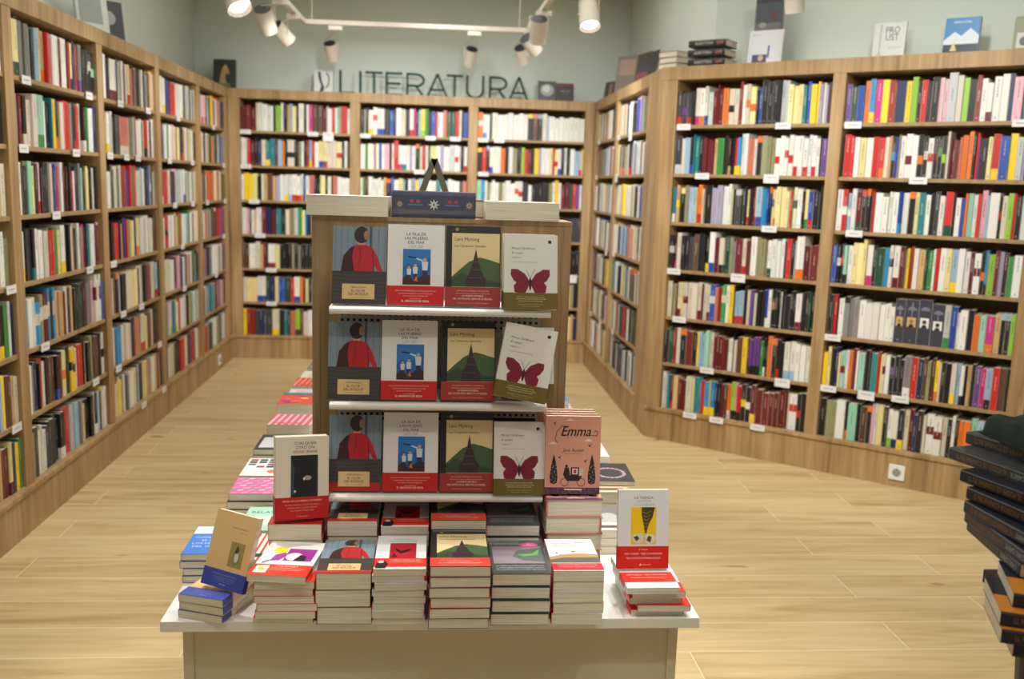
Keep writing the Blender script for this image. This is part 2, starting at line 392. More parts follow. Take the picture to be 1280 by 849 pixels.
# ------------------------------------------------------------------ spine colours and the rows of books
PAL = {'w': ((226, 226, 220), 'white'), 'W': ((212, 204, 184), 'cream'), 'e': ((186, 192, 192), 'light grey'), 'g': ((128, 128, 126), 'grey'),
       'k': ((28, 27, 28), 'black'), 'd': ((60, 62, 66), 'charcoal'), 'r': ((196, 36, 32), 'red'), 'm': ((104, 26, 34), 'maroon'),
       'R': ((146, 44, 36), 'brick red'), 'o': ((226, 116, 36), 'orange'), 'y': ((240, 206, 34), 'yellow'), 'Y': ((228, 214, 150), 'pale yellow'),
       'G': ((54, 136, 64), 'green'), 'D': ((36, 74, 52), 'dark green'), 'L': ((144, 196, 56), 'lime green'), 'u': ((34, 72, 166), 'blue'),
       'N': ((30, 42, 84), 'navy'), 'c': ((38, 140, 196), 'bright blue'), 't': ((36, 126, 132), 'teal'), 'l': ((152, 184, 210), 'light blue'),
       'p': ((200, 40, 124), 'magenta'), 'q': ((226, 170, 184), 'pale pink'), 'v': ((104, 66, 138), 'purple'), 'i': ((166, 156, 186), 'lilac'),
       'n': ((92, 60, 46), 'brown'), 'T': ((204, 168, 116), 'tan'), 'O': ((144, 142, 104), 'olive'), 's': ((204, 118, 94), 'salmon'),
       'a': ((146, 200, 176), 'mint green')}
ROWS = {}
ROWS['A'] = ["d4_/r d5_=v d4_/r k3_ w4/p w5/o w3/u w5_ m4_ R1 m4_ o5 W5_=k W4_ R3^ w3 W4=o Y5=o k2_ u3_ k5^ k4^ k4^ k3^ e8^ Y4 Y4 Y4 t3 u3 y5 y2 i3 W2 i2 n3",
 "d6/e W3 l5 k3/u t1 t4 k3 m4_ m3_ m3_ T3 G6 k3 n1 k2/T k3_ r3/y c3/y w3^ w3^ s5 w2 k4\\o O4 O4 O3 w4=r w4 w3=r w4=r w4/r w4 w4/r w3 w3/r w3 k1 v5",
 "t3/w u1 T3=y k4\\Y O4 l4 l3 T2 o4/r W2 k7 i5 i5 w5 w3^ Y1 k3 d5\\e d3 k2 Y2/r k3 m2 W1/r l5/u c4 u2 k2\\o Y2=u Y2/r Y4 Y4 Y3 e1 r2_ G1 W3=k w4 k2 Y3/G u4/r k5 k3^",
 "k4=e n2/p W4 k4 k3 d4 n4 k3 k3 k3/y w5/u^ m4_ W4/k D4 O3 g2_ m6_ W3/r m3_ w5^ O3 O4 O2 w3/D w4 w3 w3 k1 r4/r k3 e1 w7/o^ m5_ m6_",
 "W5 k1 O3 m1 W4/m Y2 W4=m W5 W5 W4/m m1 W4 W3/m u5=W s3 R3 G4=W w3 y4^ k1 l3/r_ l5/r_ k3 W3 v3 W3_ k4 k4 u2/w w3 k3=s k3 k2 w1 k2 k5_ k3 k2 w5/m k3 k3 D2 k3",
 "k3 g1 D3 D2 R3 W4 k6\\o m7 k4 y2 l3 l3 a4^ W4 m3_ m3_ m3_ m3_ m2_ W2_ w3_ k1 W3_ n4 y5 m2 v3/k v4/k v3/k G3_ k2/w k2 o4^ k4\\o k3/r k3 k1 w5/l w5/l w4 w5 w4",
 "w3 e2 t2 m3/r T4 m3_ m4_ W5 Y2 t4 c2 r3 c4/y y1 c4/y N2 k2 m3_ n3 o3/W L3/k q2/k r3/k k4=y k4=w m4/y m5_ m5_ m4_ m4_ m5 m2 W1 w6=r k3=r k4"]
ROWS['B'] = ["v4_ D5_ u5_ o4 c4/y p5 y5 R5 N7 y4 L4 k3 r4 k3 k5 q2 w1 q3 e6^ W4 L4 k5 R3 w4 w4/m_ w5 w5 N3^ q6 t4 e4 w4",
 "k2 r5^ r3 w4 Y5 w5 r5 r4/o W3 T2 k3=c u2 O1 w4 w5=m w4 k4=o k3=w w4=r k3=m k3=G k3=L W2^ m2_ m2_ m3_ s2 o4 o3^ k2 r2 v1 k5 Y3 r5/y u6 y5 e4 i2 w6/m",
 "w5 r4=w l3=w w4^ m5/D k4\\r k3\\o D2 r2 w6_ w5_ w3 w5 u3/c w5 k5\\o Y3 t5 w4 k3 d4 w4 r6/D k2 w4_ u3_ o2 a4 w3 r3 q4^ l2 w7 k2=r W4 L4 r2 k4 w5",
 "u4 k3=w k3=r a3/k w4 Y8^ Y3^ w5/p k3 D7 c4 W3=k w5/m m4 O2 y2 R3 w4 T5 D2 G4 w2 r3 w5 Y4 l5/y w5 w4 m3 w5=m k3=o c2/k O1 L4 m3 i3 k8 w6",
 "k4 r3 k1 w4 g4\\k g4 g3 w5_ w5_ w5_ w4_ w4_ w3_ N7^=T N9^=T N9^=w N9^=w e4/G u4 w2_ w5 k4 o4_ a4_ p5/o_ T4_ k8\\l_ L3_",
 "y4_ Y3 k3 N3 Y2_ a4=m_ w3 o3 m4 w2 a5 k4 k2 t5 r2 Y2 W2=m w4 k4=v k4 k4_ g6/w r8 n3 O3 n3 y3/o W2 k3 k5 W4/y l3 w3/k k2 T3 k3 v4 p4 l5/k r5 n5 k2",
 "k5 O7 w6 k2/o a6 k3 n4 k3\\o q2 W2 Y4 k3 w3/L w4/N k4/y W3 m3 N2 k4 W2 w5=m w5=m W3 k3_ w2/L k2 o7 a4 l4 L4_ D1 w3 G3"]
ROWS['B3'] = ["w4 r3 k3 o4 w5 u3", "r4 w4 k3 Y4 w4 m3", "k4 w4 g3 c3 w5", "W4 m4 k3 w4 G3", "k4 w5 r3 t3 w4", "w4 k4 y3 w4 n3", "m4 w4 k4 W4 l3"]
ROWS['C'] = ["m4_ m4_ m4_ W2 w3^ w4 w5 k2 L4 w2^ k3 T2 l2 Y3 k2 w4^ k2 w2 p3 n4^ n4^ m3 w1 w6_ w2 a2 s2 r4 w2",
 "w5 r3 m3 k2 N3 W3 t3/y t4 m2 l3 o2 k2 W6=k k3 O2 w2 k2 R2 l2/y r2 w3 Y5/u Y2/r W6 Y4=r N2 w2 n2",
 "w2 y4 y3 Y4 k3 w2 T3 n4 T3 i3 w3 w1 w3/y w3/l w4/r w3/r w2/o u2 w3 s4 N2 k3 Y2/r Y2/u k2 w3 k1 s4 w3 w6",
 "w3 q2 D1 w2 T1 w4 m6 m3 t4 k5 O3 e4^ Y2 c1 N3 T2 r2 W1 k4 w3 g3 m2 w4 n3",
 "n5 w4 W3 T5 D1 w4/R Y3 k2 k4 k4 k4 k4 k3 w3 w3_ k3 W4 r3 w4 N3", "W2 Y5 w4/u D2 N3 Y2 u4 D3 r2 w3/u o2 k1 Y2 k4 O3 w3 i4 N3 k3 w3",
 "y2 R6 d4 d6 W5/y k3 t2 D2 s3 L3/d n2 W3 w3 v2/w w3 t1 w3 N3 w2 g3 w3 k3"]
ROWS['D'] = ["k3 W1 k2 w5/y w3=r w5/u k4 u3 k2 w7^ k3 w3/r p2 k5 y5/L k2 u3 r2 w8_ D6 r3 W2 k1 u4",
 "w6 G2 w4 w2 r1 w3 u2 w3 q4 k2 w2 r4^ w3/p w4/t w3 i2 w3 k3\\o G1 W2 r3 w2 D2 Y5 w4 i3 w5 e5 w3=r w2 k3 w3/r",
 "w4/y m2 w3 w5 w4 T2 k5\\o w3 Y3 l4 w2 i3 y2 l3 Y3 w3 w3 t3 w3 l2 w4 w3 D2 s3", "w3 k4 w4 r2 l3 w3 k3 T3 w4", "k3 w3 W3 m3 w4 N3 w3", "w4 k3 Y3 w3 u3 w4 n3", "W3 k4 w3 g3 r3 w4 k3"]
ROWS['E'] = ["o4=w w6/c_ D2 w5 w5 w4 w5 w5 w4 w4 k4\\y n5\\s k4\\l W4 l2 w5_ w4_ w4_ w5_ w4_ w5_ w5_",
 "k4\\y r4 k3\\l w3/u w4 w3 o4 k3 w4 O7 L3 r3 m3 k3 y4 i2 w4 w4 Y6 Y3=r w3/u k3 w2^ k3 w4 l4 e3/p y1",
 "a4 c3 w5 w8 O5 w4 w4 w8=r d5 k3 k3 k3 k3 k3 O3 w2 y3^ w5 m4 D3 r3 v3 w2", "w3 k5 w3 w4 k3 m3 w4 w2 w3 k4 k4 d5", "k4 w3 r3 w4 k3 W3 w4 k3", "w4 k3 l3 w4 m2 w3 r2 k3", "k3 w4 T3 k3 w3 n2 k3 w3 m3 r2 T2"]
ROWS['L'] = ["k4 m4 W3 k4 n3 w4 k4 m4 k4 n3", "w4 k4 g3 w4 r3 k4 g3 k5 k5", "k4 W4 w4 k4 r3 k3 G5=W k5/r", "w4 T3 k3 w4 m4 k3 m3 n4 w5^", "w3 k3 u3 w3 r2 T3 k4 k2 o2 k4 k2/y G3",
 "w4 k4 r3 W3 w3 k3 w5=m y1 n2 T2", "k4 W4 g4 w4 w3 w4/r w5/r g3 m2 Y3/m y3"]
ROWS['F'] = ["Y5/D^ k5^ g3 W2 k2 l3 v4/N T3/o^ r2 a3 r1 w9 w5 R2 Y4/k R3 g3/v k2 k4 k4=W k3=a",
 "D2 g2 m2 k2/W R4 W3 a5/G w4 t1 y3 k2/o W3 r4 g2 k3 k4/r W2 k7/w w5", "w4 k3 O1 a3 Y2 k3 q3/r k3 k3 g2 W4 u2 r2 w2 n4=W n1 k2 r3_ w4_ g2 k1 a2 k4 Y2 T2 k2 G2 w2 k2 r1",
 "w4/y k4 k5/t w3 w2 W3 g1 r4/r G3 Y2 w4/y k3 k2 w3 T4 w2 O2 p4 k1 t2 w4 k2 m3 q2", "c2 r1 w4 c4=W_ O2=W m3=W c7=W^ T4 W4 T2 k3 D1 k4 m3 g4 q2 w7=m^",
 "w3 g5 k1 r5 k2 n4 k4/u N1 Y3=o k4 y4=k Y4 r4 k1 g3/T k3 O4 n4 k2 w4=k", "O4_ w3_ w4_ k4 D3 k3/w r4 e3 l3 l2 g3 k5 k3 w1 k6/w y3 w3"]
ROWS['G'] = ["g3 k3 w5/m k3 O2 w3 w3 Y4/r k3 w1 k4 W3 n3 n4 W2", "y2 w3/y w2 d3 s6/W w3 e2 w6_ k2 r2/k w2 k3", "w5_ D1 W3 g3 R3 v3 r4^ W4 l1 w3 k3 W1 g5=w^",
 "g3 k2 r4_ N4 u2 r1 O3 Y3 N2 Y3/o w3 l2 w4 w4 n3", "n4 n2 k2\\o w2 k3 W5 y5 n2 w4 k3 r1 O3 W3 l3/r", "n3 W2 c4 w3 W3 k5 o3 W3/r Y4 N3 W2 k4 n2", "W3_ y3_ O3 g4 Y3 v2 k2 Y3 T3 w4 n2 k2"]
ROWS['H'] = ["k3 w2/y k2 m1 r3 w6 w3/y e2 k3 W3", "r2 k3\\y w4 q1 Y4 k4/r T3 W2 w4", "k2/w r3 W2 k3/N q3 e4 w3/u W4 W4", "g2 r3=k w4 k1 Y2 G3 w3 l3 w4 Y2",
 "D2 W4 w3 k2/v q4 m3 w5 G2 k2/u", "e4 W5/L R3 w4 k1 T3 w6 i1", "w4 W4 k3 r3 W4 n3 r4 w3"]
ROWS['I'] = ["g3/r q3/p k4 y2 w3 T4 N2", "T2 w3 k3 s2 k2 l4", "g2 n2 o3 r2 Y4 n3", "w3 r3 G2 n3 w2 r4 n2", "r2 v2 k2 w4 g2 w2 r2", "R3 k3 t2 w3 n3 q4", "k2 r4 D2 w5 O2 k3 w5"]
ROWS['J'] = ["Y3 k2 n2 r2 W2 g3 k2", "n4 T1 n3 l3 w2 r1 w3", "w3 g2 l2 T1 i2 w3", "v3 w1 k3 W3 n2 w4", "k4 w4 k3 y3 l2", "k2 w3 W4 w3 k3 w3", "l2 w3 k3 W2 w4 g2 Y3 s1"]
ROWS['K'] = ["w3 T3 w2 N2 w3 k2 w2 u2 q3 g2 O2", "w3 k4/r k4/r u4/r l4 w6 l2", "w3 k2 y2 l3 w2 W2 k1 w3 u3", "w4 r1 l3 t2 s3 W2 k4/r", "G3 w4 k2 Y4 u3 k2 n4\\o k3 w1", "w4 s3 k3 k4 k4/u k4 k3", "k5 k5 k4 k4 w1 k4 n1"]
BAYS = [('A', FR_RIGHT, R_UPS, 0, 'left bay, angled bookcase'), ('B', FR_RIGHT, R_UPS, 1, 'right bay, angled bookcase'),
        ('B3', FR_RIGHT, R_UPS, 2, 'far right bay, angled bookcase'),
        ('C', FR_BACK, B_UPS, 0, 'left bay, back bookcase'), ('D', FR_BACK, B_UPS, 1, 'middle bay, back bookcase'), ('E', FR_BACK, B_UPS, 2, 'right bay, back bookcase'),
        ('L', FR_LEFT, L_UPS, 0, 'nearest bay, left bookcase'), ('F', FR_LEFT, L_UPS, 1, 'second bay, left bookcase'),
        ('G', FR_LEFT, L_UPS, 2, 'third bay, left bookcase'), ('H', FR_LEFT, L_UPS, 3, 'fourth bay of left bookcase'), ('I', FR_LEFT, L_UPS, 4, 'farthest bay of left bookcase'),
        ('J', FR_SIDE, S_UPS, 0, 'far bay of side bookcase'), ('K', FR_SIDE, S_UPS, 1, 'near bay of side bookcase')]
ORD = ['zeroth', 'top', 'second', 'third', 'fourth', 'fifth', 'sixth', 'bottom']
rng = random.Random(7)
def jit(c, a=10):
    k = rng.uniform(-a, a); return tuple(max(4, min(250, x + k + rng.uniform(-4, 4))) for x in c)
def parse(tok):
    col = tok[0]; i = 1; w = ''
    while i < len(tok) and tok[i].isdigit(): w += tok[i]; i += 1
    h = 0; band = None
    while i < len(tok):
        ch = tok[i]
        if ch == '^': h = 1; i += 1
        elif ch == '_': h = -1; i += 1
        else: band = (ch, tok[i + 1]); i += 2
    return col, int(w), h, band
class SB: pass
books = []
for (key, fr, ups, bay, bayname) in BAYS:
    s0, s1 = ups[bay][1] + 0.003, ups[bay + 1][0] - 0.003
    reverse = False
    for r in range(7):
        toks = [parse(t) for t in ROWS[key][r].split()]
        W = s1 - s0
        tot = sum(t[1] for t in toks)
        target_n = 31
        lst = []
        for (c, w, h, band) in toks:
            th = w / tot * W
            n = 1 if (th < 0.047 or (key == 'B' and r == 4 and c == 'N')) else int(round(th / 0.033))
            hh = 0.218 + 0.012 * rng.uniform(-1, 1) + h * 0.018
            dep = rng.uniform(0.0, 0.018)
            for q in range(n):
                c2, b2, h2 = c, band, hh + rng.uniform(-0.002, 0.002)
                if q and rng.random() < 0.55:
                    c2 = rng.choice('wwwWWkkdrmnYTuleOGgsN'); b2 = None; h2 = 0.216 + rng.uniform(-0.018, 0.018)
                lst.append((c2, th / n * (1 if n == 1 else rng.uniform(0.7, 1.3)), h2, b2, dep))
        k = W / sum(t[1] for t in lst)
        s = s0; z = SH[6 - r]
        for j, (c, th, hh, band, dep) in enumerate(lst):
            b = SB(); b.fr = fr; b.s0 = s + 0.0004; b.s1 = s + th * k - 0.0004; s += th * k
            b.z = z + 0.0005; b.h = min(hh, 0.262 if r else 0.255); b.front = -0.008 - dep; b.deep = rng.uniform(0.135, 0.155)
            b.c = c; b.rgb = jit(PAL[c][0]); b.band = band; b.brgb = jit(PAL[band[1]][0], 4) if band else None
            b.row = r; b.key = key; b.bayname = bayname; b.idx = j + 1; b.seed = rng.random()
            q = [project(fr((b.s0, b.front, b.z))), project(fr((b.s1, b.front, b.z))), project(fr((b.s1, b.front, b.z + b.h))), project(fr((b.s0, b.front, b.z + b.h)))]
            cx = sum(p[0] for p in q) / 4; cy = sum(p[1] for p in q) / 4
            ar = abs(sum(q[i][0] * q[(i + 1) % 4][1] - q[(i + 1) % 4][0] * q[i][1] for i in range(4))) / 2
            if cx < 2 or cx > 1278 or cy < 0: ar = 0
            if 388 < cx < 715 and 240 < cy < 700: ar = 0
            if cx > 1195 and cy > 525: ar = 0
            b.area = ar; books.append(b)
top = set(id(b) for b in sorted(books, key=lambda b: -b.area)[:300])

def spine_geo(mb, b):
    """cover of a shelf book in local frame: x along shelf, y depth (front = 0, back negative), z up"""
    w = b.s1 - b.s0; h = b.h; d = b.deep; base = lin(b.rgb); t = 0.0012
    box = b.key == 'B' and b.row == 4 and b.c == 'N' and b.band          # the four wide box-set volumes
    segs = []
    if box: base = lin((58, 61, 76)); segs = [(0, h, base)]
    elif b.band:
        bc = lin(b.brgb); kind = b.band[0]
        a = {'/': (0.0, 0.24), '\\': (0.84, 1.0), '=': (0.30 + 0.25 * b.seed, 0.50 + 0.25 * b.seed)}[kind]
        if b.key == 'F' and b.row == 4: a = (0.46, 0.74)
        if a[0] > 0: segs.append((0, a[0] * h, base))
        segs.append((a[0] * h, a[1] * h, bc))
        if a[1] < 1: segs.append((a[1] * h, h, base))
    else: segs = [(0, h, base)]
    r = min(w * 0.22, 0.003)
    for (z0, z1, c) in segs:
        # slightly rounded spine
        mb.face([(0, -r, z0), (r, 0, z0), (r, 0, z1), (0, -r, z1)], c)
        mb.face([(r, 0, z0), (w - r, 0, z0), (w - r, 0, z1), (r, 0, z1)], c)
        mb.face([(w - r, 0, z0), (w, -r, z0), (w, -r, z1), (w - r, 0, z1)], c)
        mb.face([(0, -d, z0), (0, -r, z0), (0, -r, z1), (0, -d, z1)], c)
        mb.face([(w, -r, z0), (w, -d, z0), (w, -d, z1), (w, -r, z1)], c)
    lum = 0.3 * b.rgb[0] + 0.6 * b.rgb[1] + 0.1 * b.rgb[2]
    mixf = 0.55 if lum < 120 else 0.4
    tc = lin(tuple(x * (1 - mixf) + y * mixf for x, y in zip(b.rgb, (235, 230, 215) if lum < 120 else (70, 62, 56))))
    if b.seed > 0.35 and w > 0.012:
        tw = min(0.0028, w * 0.14); cx = w / 2
        z = h * (0.42 + 0.2 * ((b.seed * 7.3) % 1)); end = min(h * 0.96, z + h * (0.25 + 0.2 * ((b.seed * 3.1) % 1))); q = b.seed
        while z < end:
            q = (q * 9.37 + 0.137) % 1; l = 0.006 + 0.018 * q; z1 = min(z + l, end, h * 0.97)
            mb.face([(cx - tw, 0.0004, z), (cx + tw, 0.0004, z), (cx + tw, 0.0004, z1), (cx - tw, 0.0004, z1)], tc)
            z = z1 + 0.004
        if b.seed > 0.5:
            mb.face([(cx - tw * 1.2, 0.0004, 0.012), (cx + tw * 1.2, 0.0004, 0.012), (cx + tw * 1.2, 0.0004, 0.02), (cx - tw * 1.2, 0.0004, 0.02)], tc)
    if box:
        bc = lin(b.brgb); mb.face([(w * .16, 0.0006, h * .38), (w * .84, 0.0006, h * .38), (w * .84, 0.0006, h * .60), (w * .16, 0.0006, h * .60)], bc)
        dk = lin((40, 36, 38))
        mb.face([(w * (.5 + .16 * math.cos(a)), 0.0009, h * .51 + w * .17 * math.sin(a)) for a in [2 * math.pi * i / 10 for i in range(10)]], lin((150, 110, 84)) if b.band[1] == 'T' else dk)
        mb.face([(w * .28, 0.0009, h * .38), (w * .72, 0.0009, h * .38), (w * .62, 0.0009, h * .45), (w * .38, 0.0009, h * .45)], dk)
        ac = lin((120, 124, 140))
        arch = [(w * (0.5 + 0.36 * math.cos(a)), 0.0005, h * 0.76 + 0.02 * math.sin(a)) for a in [math.pi * i / 8 for i in range(9)]]
        mb.face(arch, ac)
    return t
def book_world(b):
    o = b.fr((b.s0, b.front, b.z)); ex = Vector(b.fr((1, 0, 0))) - Vector(b.fr((0, 0, 0))); ey = Vector(b.fr((0, 1, 0))) - Vector(b.fr((0, 0, 0)))
    return Vector(o), ex, ey

stuff = MB(); pagec = lin((226, 220, 202))
rowcount = {}
for b in books:
    w = b.s1 - b.s0; o, ex, ey = book_world(b)
    if id(b) not in top:
        mb = MB(); spine_geo(mb, b)
        zt = b.h - 0.002
        mb.face([(0.001, -0.002, zt), (w - 0.001, -0.002, zt), (w - 0.001, -b.deep, zt), (0.001, -b.deep, zt)], pagec)
        mb.xform(lambda p: o + ex * p[0] + ey * p[1] + Vector((0, 0, p[2])))
        n = len(stuff.v); stuff.v += mb.v; stuff.f += [tuple(i + n for i in f) for f in mb.f]; stuff.c += mb.c; stuff.m += mb.m
        continue
    mb = MB(); spine_geo(mb, b)
    mb.xform(lambda p: (p[0] - w / 2, p[1], p[2]))
    ob = mb.build('shelf_book', M_PRINT)
    rz = math.atan2(ex.y, ex.x)
    # local frame is (ex, ey, z); ey may be left or right handed
    hand = ex.cross(ey).z
    ob.location = o + ex * (w / 2)
    ob.rotation_euler = (0, 0, rz)
    if hand < 0:
        me = ob.data
        for vtx in me.vertices: vtx.co.y = -vtx.co.y
    sgn = -1 if hand < 0 else 1
    pg = MB(); y0, y1 = sorted((sgn * -0.0015, sgn * -(b.deep - 0.001)))
    pg.box((-w / 2 + 0.0008, y0, 0.001), (w / 2 - 0.0008, y1, b.h - 0.002))
    pg.build('pages', M_PAGEV, ob)
    extra = ''
    if b.band: extra = {'/': ' with %s foot', '\\': ' with %s top', '=': ' with %s patch'}[b.band[0]] % PAL[b.band[1]][1]
    n = b.idx; suf = 'th' if 10 <= n % 100 <= 20 else {1: 'st', 2: 'nd', 3: 'rd'}.get(n % 10, 'th')
    tag(ob, '%s book%s, %d%s from left, %s shelf, %s' % (PAL[b.c][1], extra, n, suf, ORD[b.row + 1], b.bayname), 'book', 'books standing on the wall shelves')
so = stuff.build('shelf_books', M_PRINT)
tag(so, 'remaining rows of upright books filling the shelves all round the room', 'books', kind='stuff')

# ------------------------------------------------------------------ display table
TX0, TX1, TY0, TY1, TZ = -0.645, 0.685, 2.187, 5.05, 0.50
tbl = empty('display_table', ((TX0 + TX1) / 2, (TY0 + TY1) / 2, 0)); tag(tbl, 'long white display table covered with piles of books', 'table')
def rel(mb, o): off = Vector(o.location); return mb.xform(lambda p: Vector(p) - off)
mb = MB(); mb.box((TX0, TY0, TZ - 0.028), (TX1, TY1, TZ)); rel(mb, tbl).build('tabletop', M_WHITE, tbl, bevel=0.002, weld=True)
mb = MB(); mb.box((TX0 + 0.065, TY0 + 0.055, 0.02), (TX1 - 0.065, TY0 + 0.075, TZ - 0.0285)); rel(mb, tbl).build('front_panel', M_APRON, tbl)
for sx in (TX0 + 0.04, TX1 - 0.065):
    mb = MB(); mb.box((sx, TY0 + 0.05, 0), (sx + 0.025, TY1 - 0.05, TZ - 0.0285)); rel(mb, tbl).build('side_panel', M_APRON, tbl, bevel=0.001, weld=True)
mb = MB(); mb.box((TX0 + 0.065, TY1 - 0.075, 0.02), (TX1 - 0.065, TY1 - 0.055, TZ - 0.0285)); rel(mb, tbl).build('back_panel', M_APRON, tbl)

# ------------------------------------------------------------------ book display stand on the table
GX0, GX1, GY, GTOP = -0.338, 0.384, 2.63, 1.468
st = empty('display_stand', ((GX0 + GX1) / 2, GY + 0.08, TZ)); tag(st, 'wooden display stand with three white metal shelves of paperbacks', 'display stand')
mb = MB(); mb.box((GX0 + 0.022, GY + 0.012, TZ), (GX1 - 0.022, GY + 0.022, GTOP - 0.012)); rel(mb, st).build('front_board', M_GOND, st)
for (a, b) in ((GX0, GX0 + 0.022), (GX1 - 0.022, GX1)):
    mb = MB(); mb.box((a, GY + 0.010, TZ), (b, GY + 0.17, GTOP - 0.012)); rel(mb, st).build('side_board', M_GOND, st, bevel=0.001, weld=True)
mb = MB(); mb.box((GX0, GY + 0.008, GTOP - 0.012), (GX1, GY + 0.18, GTOP)); rel(mb, st).build('top_board', M_GOND, st, bevel=0.001, weld=True)
mb = MB(); mb.box((GX0 + 0.022, GY + 0.148, TZ), (GX1 - 0.022, GY + 0.158, GTOP - 0.012)); rel(mb, st).build('back_board', M_GOND, st)
PX0, PX1 = -0.262, 0.300
# perforated panel: a sheet with real square holes
mb = MB(); py = GY - 0.004; pitch = 0.0165; hole = 0.0078
nx = int((PX1 - PX0) / pitch); 
x0 = PX0 + ((PX1 - PX0) - nx * pitch) / 2
for zlo, zhi in ((1.155, 1.222), (0.895, 0.970), (0.60, 0.72)):
    nz = int((zhi - zlo) / pitch); z0 = zhi - nz * pitch
    for i in range(nx):
        for k in range(nz):
            a = x0 + i * pitch; b = a + pitch; c = z0 + k * pitch; d = c + pitch; g = (pitch - hole) / 2
            o4 = [(a, c), (b, c), (b, d), (a, d)]; i4 = [(a + g, c + g), (b - g, c + g), (b - g, d - g), (a + g, d - g)]
            for e in range(4):
                f = (e + 1) % 4
                mb.face([(o4[e][0], py, o4[e][1]), (o4[f][0], py, o4[f][1]), (i4[f][0], py, i4[f][1]), (i4[e][0], py, i4[e][1])])
            for e in range(4):
                f = (e + 1) % 4
                mb.face([(i4[e][0], py, i4[e][1]), (i4[f][0], py, i4[f][1]), (i4[f][0], py + 0.0015, i4[f][1]), (i4[e][0], py + 0.0015, i4[e][1])])
    mb.face([(PX0, py, zlo), (x0, py, zlo), (x0, py, zhi), (PX0, py, zhi)]); mb.face([(x0 + nx * pitch, py, zlo), (PX1, py, zlo), (PX1, py, zhi), (x0 + nx * pitch, py, zhi)])
for zlo, zhi in ((0.52, 0.60), (0.72, 0.895), (0.970, 1.155), (1.222, 1.28)):
    mb.face([(PX0, py, zlo), (PX1, py, zlo), (PX1, py, zhi), (PX0, py, zhi)])
mb.mi = 1; mb.box((PX0 + 0.002, py + 0.008, 0.52), (PX1 - 0.002, py + 0.009, 1.28)); mb.mi = 0  # black sheet added behind the holes as the shade of the gap
mb.box((PX0 - 0.002, py, 0.52), (PX0, py + 0.012, 1.28)); mb.box((PX1, py, 0.52), (PX1 + 0.002, py + 0.012, 1.28))
rel(mb, st).build('perforated_panel', [M_PERF, M_DARK], st)
SHELF_Z = [1.242, 0.988, 0.735]; LIPY = 2.432
for z, xr in zip(SHELF_Z, (0.308, 0.306, 0.304)):
    mb = MB(); n = 6; r = 0.010
    prof = [(GY - 0.006, 0), (LIPY + r, 0)] + [(LIPY + r - r * math.sin(a), -r + r * math.cos(a)) for a in [math.pi * i / n for i in range(1, n + 1)]] + [(LIPY + r, -0.018), (LIPY + 0.02, -0.012), (GY - 0.006, -0.012)]
    xa, xb = -0.268, xr
    prof2 = [(y, z + dz) for y, dz in prof]
    for i in range(len(prof2)):
        j = (i + 1) % len(prof2); mb.face([(xa, *prof2[i]), (xb, *prof2[i]), (xb, *prof2[j]), (xa, *prof2[j])])
    mb.face([(xa, *p) for p in prof2][::-1]); mb.face([(xb, *p) for p in prof2])
    rel(mb, st).build('metal_shelf', M_METAL, st, weld=True)

# ------------------------------------------------------------------ covers and table books
K_ = lambda *c: lin(c)
class Art:
    """cover art: u across 0..w, v up 0..L in metres"""
    def __init__(self, w, L): self.w, self.L, self.items = w, L, []
    def quad(self, u0, v0, u1, v1, col, layer=1): self.poly([(u0, v0), (u1, v0), (u1, v1), (u0, v1)], col, layer)
    def poly(self, pts, col, layer=1): self.items.append(([(p[0] * self.w, p[1] * self.L) for p in pts], col, layer))
    def ell(self, cu, cv, ru, rv, col, layer=1, n=18, rot=0.0):
        P = []
        for i in range(n):
            a = 2 * math.pi * i / n; x = ru * self.w * math.cos(a); y = rv * self.w * math.sin(a)
            P.append(((cu * self.w + x * math.cos(rot) - y * math.sin(rot)) / self.w, (cv * self.L + x * math.sin(rot) + y * math.cos(rot)) / self.L))
        self.poly(P, col, layer)
    def text(self, s, u, v, h, col, layer=3, align='c', maxw=None, slant=0.0, cond=1.0):
        vs, fs, x0, x1 = text_polys(s)
        if not vs: return
        k = h * self.L / 0.73; kx = k * cond; W = (x1 - x0) * kx
        if maxw and W > maxw * self.w: kx *= maxw * self.w / W; W = maxw * self.w
        ox = u * self.w - {'c': W / 2, 'l': 0, 'r': W}[align]
        for f in fs: self.items.append(([(ox + (vs[i][0] - x0) * kx + slant * vs[i][1] * k, v * self.L + vs[i][1] * k) for i in f], col, layer))
    def line(self, pts, th, col, layer=2):
        for (a, b), (c, d) in zip(pts, pts[1:]):
            dx, dy = (c - a) * self.w, (d - b) * self.L; l = math.hypot(dx, dy) or 1e-6
            nx, ny = -dy / l * th * self.w / 2 / self.w, dx / l * th * self.w / 2 / self.L
            self.poly([(a + nx, b + ny), (c + nx, d + ny), (c - nx, d - ny), (a - nx, b - ny)], col, layer)
    def emit(self, mb, x0, z):
        for pts, col, layer in self.items:
            mb.face([(x0 + p[0], p[1], z + 0.00022 * layer) for p in pts], col)

